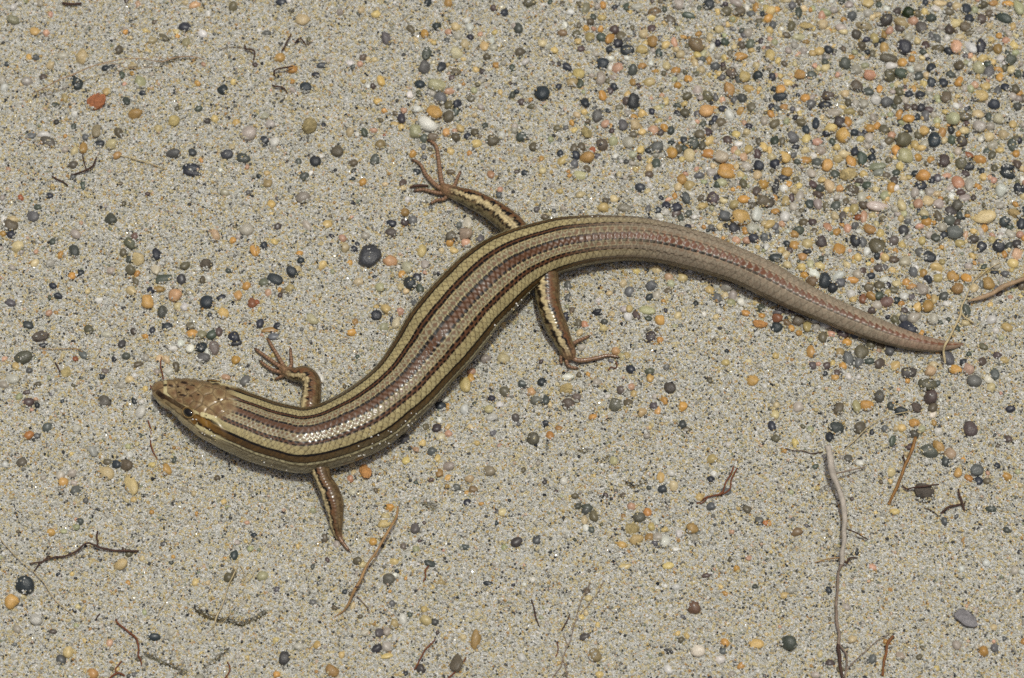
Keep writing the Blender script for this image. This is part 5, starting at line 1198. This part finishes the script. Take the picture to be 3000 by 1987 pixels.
twig('straw', 'faint short pale fibre on sand beside the rootlet tangle', 'straw', 'straw', ln(1.4, .3, (497, 1746), (484, 1766), (470, 1786), (461, 1806)))
twig('rootlet', 'rust rootlet slanting over sand beside a purple-brown glassy pebble', 'root', 'rust', [(1275, 1872, .3, 2), (1262, 1888, .4, 2.4), (1247, 1903, .4, 2.8), (1238, 1920, .4, 2.6), (1228, 1936, .4, 2.6), (1214, 1962, .1, 2.6)])
twig('rootlet', 'rust rootlet running out from under a round brown pebble', 'root', 'rust', [(1363, 1926, .3, 2.6), (1355, 1945, .2, 2.6), (1340, 1966, .2, 2.8), (1311, 1992, .1, 3)])
twig('rootlet', 'short rust rootlet sticking out from under a dark green pebble', 'root', 'rust', ln(2.4, .4, (1256, 1658), (1245, 1672), (1247, 1688), (1241, 1704)))
twig('rootlet', 'forked rust red rootlet on sand between the tail and pale stem', 'root', 'rust', [(2150, 1367, .7, 3), (2142, 1385, .8, 3.2), (2128, 1410, .8, 2.6), (2122, 1430, .8, 2.8), (2114, 1444, .7, 3.6), (2090, 1453, .5, 3), (2068, 1459, .4, 2.8), (2054, 1468, .3, 2.6), (2041, 1476, .1, 2.2)],
     [ln(2.4, .6, (2161, 1372), (2152, 1388), (2142, 1408), (2139, 1428), (2128, 1440), (2114, 1447)), ln(1.8, .4, (2075, 1457), (2062, 1470), (2050, 1476))])
twig('root', 'fine wiry dark root winding down the open sand', 'root', 'grey', [(1730, 1706, .2, 1.5), (1715, 1735, .4, 1.6), (1702, 1762, .4, 1.6), (1694, 1795, .4, 1.7), (1686, 1818, .4, 1.9), (1678, 1850, .4, 1.9), (1672, 1878, .4, 2), (1660, 1900, .4, 2.2), (1650, 1928, .4, 2), (1645, 1952, .3, 2), (1632, 1970, .2, 1.8), (1615, 1992, .1, 1.6)],
     [ln(1.1, .3, (1767, 1704), (1752, 1735), (1735, 1758), (1714, 1784), (1700, 1800)), ln(1.9, .2, (1650, 1935), (1658, 1960), (1664, 1990)), ln(1.2, .3, (1665, 1890), (1655, 1870), (1652, 1855))])
twig('rootlet', 'dark tapering rootlet upright beside the fine wiry root', 'root', 'dark', [(1557, 1757, .2, 2.2), (1563, 1780, .4, 2.2), (1568, 1805, .4, 2.2), (1574, 1822, .3, 1.8), (1581, 1838, .1, 1.4)], [ln(1.8, .3, (1569, 1818), (1567, 1800))])
twig('rootlet', 'thin brown rootlet almost touching the fine wiry root', 'root', 'dark', ln(2.2, .5, (1668, 1799), (1660, 1818), (1650, 1836), (1645, 1846)))
twig('rootlet', 'brown hooked rootlet half in sand below the dark tapering one', 'root', 'rust', ln(1.8, .3, (1632, 1880), (1635, 1896), (1632, 1912), (1628, 1924)))
twig('straw', 'long thin straw raised over the sand and casting a soft shadow', 'straw', 'buff', [(96, 274, 1.5, 1.8), (130, 257, 2.4, 2), (166, 239, 3.0, 2.2), (195, 226, 3.4, 2.2), (223, 214, 3.6, 2.2), (270, 194, 3.7, 2), (319, 181, 3.5, 2), (365, 174, 3.1, 2), (415, 172, 2.5, 1.8), (470, 180, 1.6, 1.8), (505, 172, 1.2, 2.2), (530, 167, .9, 2.2), (565, 166, .6, 1.8), (598, 174, .2, 1.4)],
     [ln(1.2, 1.6, (430, 174), (450, 168), (480, 172)), ln(1.2, 1.0, (96, 274), (120, 265), (140, 262), (155, 270)), ln(1.0, 1.5, (300, 190), (330, 186), (380, 200), (440, 198), (445, 185))], part='fibre')
twig('twig', 'thick dark twig stub lying flat at the top of open sand', 'twig', 'dark', [(182, 9, .4, 4), (198, 12, .5, 4.4), (218, 12, .5, 4.4), (239, 11, .3, 4)])
twig('rootlet', 'dark hooked rootlet with a fine tail beside the raised straw', 'root', 'dark', [(717, 133, .4, 2.6), (720, 144, .6, 3), (736, 146, .7, 3), (746, 154, .7, 2.8), (743, 172, .6, 2.2), (739, 190, .2, 1.4)], [ln(1.0, .3, (717, 141), (690, 138), (665, 140), (645, 146))])
twig('rootlet', 'straight dark rootlet slanting beside a bent one on sand', 'root', 'dark', [(851, 99, .8, 2.6), (844, 120, .9, 2.8), (836, 137, .8, 2.6), (827, 151, .4, 2.6)])
twig('rootlet', 'dark rootlet bent like an elbow on sand', 'root', 'dark', [(863, 126, .3, 2.6), (871, 117, .8, 2.8), (880, 113, 1.0, 3), (889, 122, .8, 2.8), (897, 136, .3, 2)])
twig('rootlet', 'dark curled rootlet lying over an ochre pebble', 'root', 'dark', [(807, 224, .1, 2.6), (803, 212, .6, 2.8), (810, 204, .9, 2.8), (826, 200, 1.1, 3), (842, 197, 1.3, 2.8), (858, 194, 1.3, 2.2)])
twig('rootlet', 'dark lumpy rootlet beside a milky pebble below the curled one', 'root', 'dark', [(797, 248, .3, 2), (806, 253, .5, 3.2), (822, 254, .5, 3.4), (834, 260, .4, 3), (842, 275, .1, 2)])
twig('twig', 'dark red forked rootlet on sand below the brick red stone', 'root', 'dark', [(284, 461, .6, 2.6), (277, 474, .8, 3), (271, 486, .8, 3.2), (252, 499, .6, 3.4), (230, 506, .4, 2.8), (207, 513, .1, 2.2)], [ln(2, .5, (255, 498), (248, 480), (243, 462), (241, 452))])
twig('twig', 'small brown stick fragment below the dark red forked rootlet', 'twig', 'dark', ln(3, .3, (153, 517), (168, 527), (184, 535), (199, 543)))
twig('straw', 'thin pale straw running out from a tan pebble', 'straw', 'straw', [(350, 455, .3, 1.8), (380, 462, .5, 2), (410, 472, .5, 2), (440, 480, .5, 1.8), (465, 488, .4, 1.6), (488, 496, .1, 1.2)])
twig('rootlet', 'rust rootlet leaning over a two-lobed cream pebble at the snout', 'root', 'rust', [(474, 1047, 1.0, 1.8), (470, 1068, 1.2, 2.2), (473, 1084, 1.0, 2.4), (477, 1098, .8, 2.4), (478, 1112, .5, 2.6)])
twig('rootlet', 'tiny rust rootlet just in front of the lizard snout', 'root', 'rust', ln(2, .4, (441, 1128), (444, 1139), (453, 1142)))
twig('rootlet', 'thin rust rootlet broken in sand in front of the jaw', 'root', 'rust', [(434, 1231, .3, 2), (440, 1248, .4, 2.2), (443, 1262, .1, 2), (443, 1285, -.1, 1.8), (443, 1300, .2, 2.2), (448, 1318, .4, 2.4), (454, 1334, .3, 2), (460, 1347, .1, 1.6)])
twig('rootlet', 'small brown rootlet leaning on a cream pebble, out from the snout', 'root', 'dark', ln(2.2, .4, (163, 1061), (170, 1072), (174, 1082), (178, 1091)))
twig('rootlet', 'brown thread-like rootlet arching beside a grey pebble near open sand', 'root', 'tan', ln(1.4, .4, (115, 1022), (150, 1023), (190, 1022), (225, 1023), (243, 1032)))
twig('woody_stem', 'thick buff woody stem with a split end pointing at the tail', 'stem', 'buff', [(2836, 882, .6, 2.5), (2850, 878, .8, 5), (2872, 871, .9, 7), (2904, 860, 1.0, 7.5), (2928, 846, 1.1, 8), (2948, 836, 1.2, 9), (2975, 828, 1.2, 8), (3010, 814, 1.2, 8)], [['dark', *ln(3, 1.4, (2935, 838), (2950, 833), (2965, 833))], ['straw', *ln(1.8, .5, (2850, 826), (2865, 815), (2895, 790), (2930, 770))]])
twig('root', 'pale thin root draped over the tail tip', 'root', 'straw', [(2872, 800, .4, 2), (2856, 820, .6, 2.4), (2845, 842, .6, 2.6), (2833, 862, .6, 3), (2822, 890, .7, 3.4), (2815, 918, .9, 4), (2804, 945, 1.4, 3.8), (2791, 972, 2.0, 3.8), (2777, 997, 2.6, 4), (2768, 1015, 2.4, 4.2), (2765, 1030, 1.9, 4), (2768, 1050, 1.6, 4), (2769, 1064, 1.3, 3.4)],
     [ln(2.6, .6, (2815, 918), (2824, 930), (2838, 938), (2853, 947))])
twig('straw', 'hair thin straw lying among pebbles beyond the woody stem', 'straw', 'straw', ln(1.1, .4, (2820, 788), (2850, 789), (2890, 790), (2930, 792)))
twig('rootlet', 'small rust rootlet loop beside the long toe of the half-buried foot', 'root', 'rust', ln(2, .4, (1802, 1060), (1808, 1070), (1802, 1080), (1790, 1076), (1783, 1084)))
twig('rootlet', 'dark flat streak lying alongside the long-toed hind foot', 'root', 'dark', [(1200, 548, .3, 3.4), (1213, 543, .5, 5), (1232, 541, .5, 4.6), (1255, 543, .4, 3)])  # low dark tube following the dark streak beside the toes

# ------------------------------------------------------------------ the grains themselves, now that all that carries them is in place
ex = np.array(EXTRA)
px = np.concatenate([px, ex[:, 0]]); py = np.concatenate([py, ex[:, 1]]); pz = np.concatenate([pz, ex[:, 2]]); sz = np.concatenate([sz, ex[:, 3]])
gm = bpy.data.meshes.new('sand_grain')
gm.vertices.add(len(px))
gm.vertices.foreach_set('co', np.stack([px, py, pz], 1).astype(np.float32).ravel())
a1 = gm.attributes.new('grain_rot', 'FLOAT_VECTOR', 'POINT')
a1.data.foreach_set('vector', rng.uniform(0, 6.28, (len(px), 3)).astype(np.float32).ravel())
a2 = gm.attributes.new('grain_size', 'FLOAT_VECTOR', 'POINT')
a2.data.foreach_set('vector', (sz[:, None] * rng.uniform(.65, 1.25, (len(px), 3))).astype(np.float32).ravel())
grains = new_obj('sand_grain', gm)
tag(grains, 'loose pale grey, tan and dark sand grains covering the ground', 'sand', kind='stuff')
M_GRAIN = mat_grain()
gm.materials.append(M_GRAIN)


def grain_nodes():
    ng = bpy.data.node_groups.new('sand_grain_scatter', 'GeometryNodeTree')
    ng.interface.new_socket('Geometry', in_out='INPUT', socket_type='NodeSocketGeometry')
    ng.interface.new_socket('Geometry', in_out='OUTPUT', socket_type='NodeSocketGeometry')
    gi = ng.nodes.new('NodeGroupInput'); go = ng.nodes.new('NodeGroupOutput')
    ico = ng.nodes.new('GeometryNodeMeshIcoSphere')
    ico.inputs['Radius'].default_value = 1.0; ico.inputs['Subdivisions'].default_value = 1
    sm = ng.nodes.new('GeometryNodeSetMaterial'); sm.inputs['Material'].default_value = M_GRAIN
    iop = ng.nodes.new('GeometryNodeInstanceOnPoints')
    r = ng.nodes.new('GeometryNodeInputNamedAttribute'); r.data_type = 'FLOAT_VECTOR'; r.inputs['Name'].default_value = 'grain_rot'
    s = ng.nodes.new('GeometryNodeInputNamedAttribute'); s.data_type = 'FLOAT_VECTOR'; s.inputs['Name'].default_value = 'grain_size'
    e2r = ng.nodes.new('FunctionNodeEulerToRotation')
    L = ng.links.new
    L(gi.outputs[0], iop.inputs['Points']); L(ico.outputs['Mesh'], sm.inputs['Geometry']); L(sm.outputs[0], iop.inputs['Instance'])
    L(r.outputs['Attribute'], e2r.inputs[0]); L(e2r.outputs[0], iop.inputs['Rotation'])
    L(s.outputs['Attribute'], iop.inputs['Scale']); L(iop.outputs[0], go.inputs[0])
    return ng


gmod = grains.modifiers.new('scatter', 'NODES')
gmod.node_group = grain_nodes()
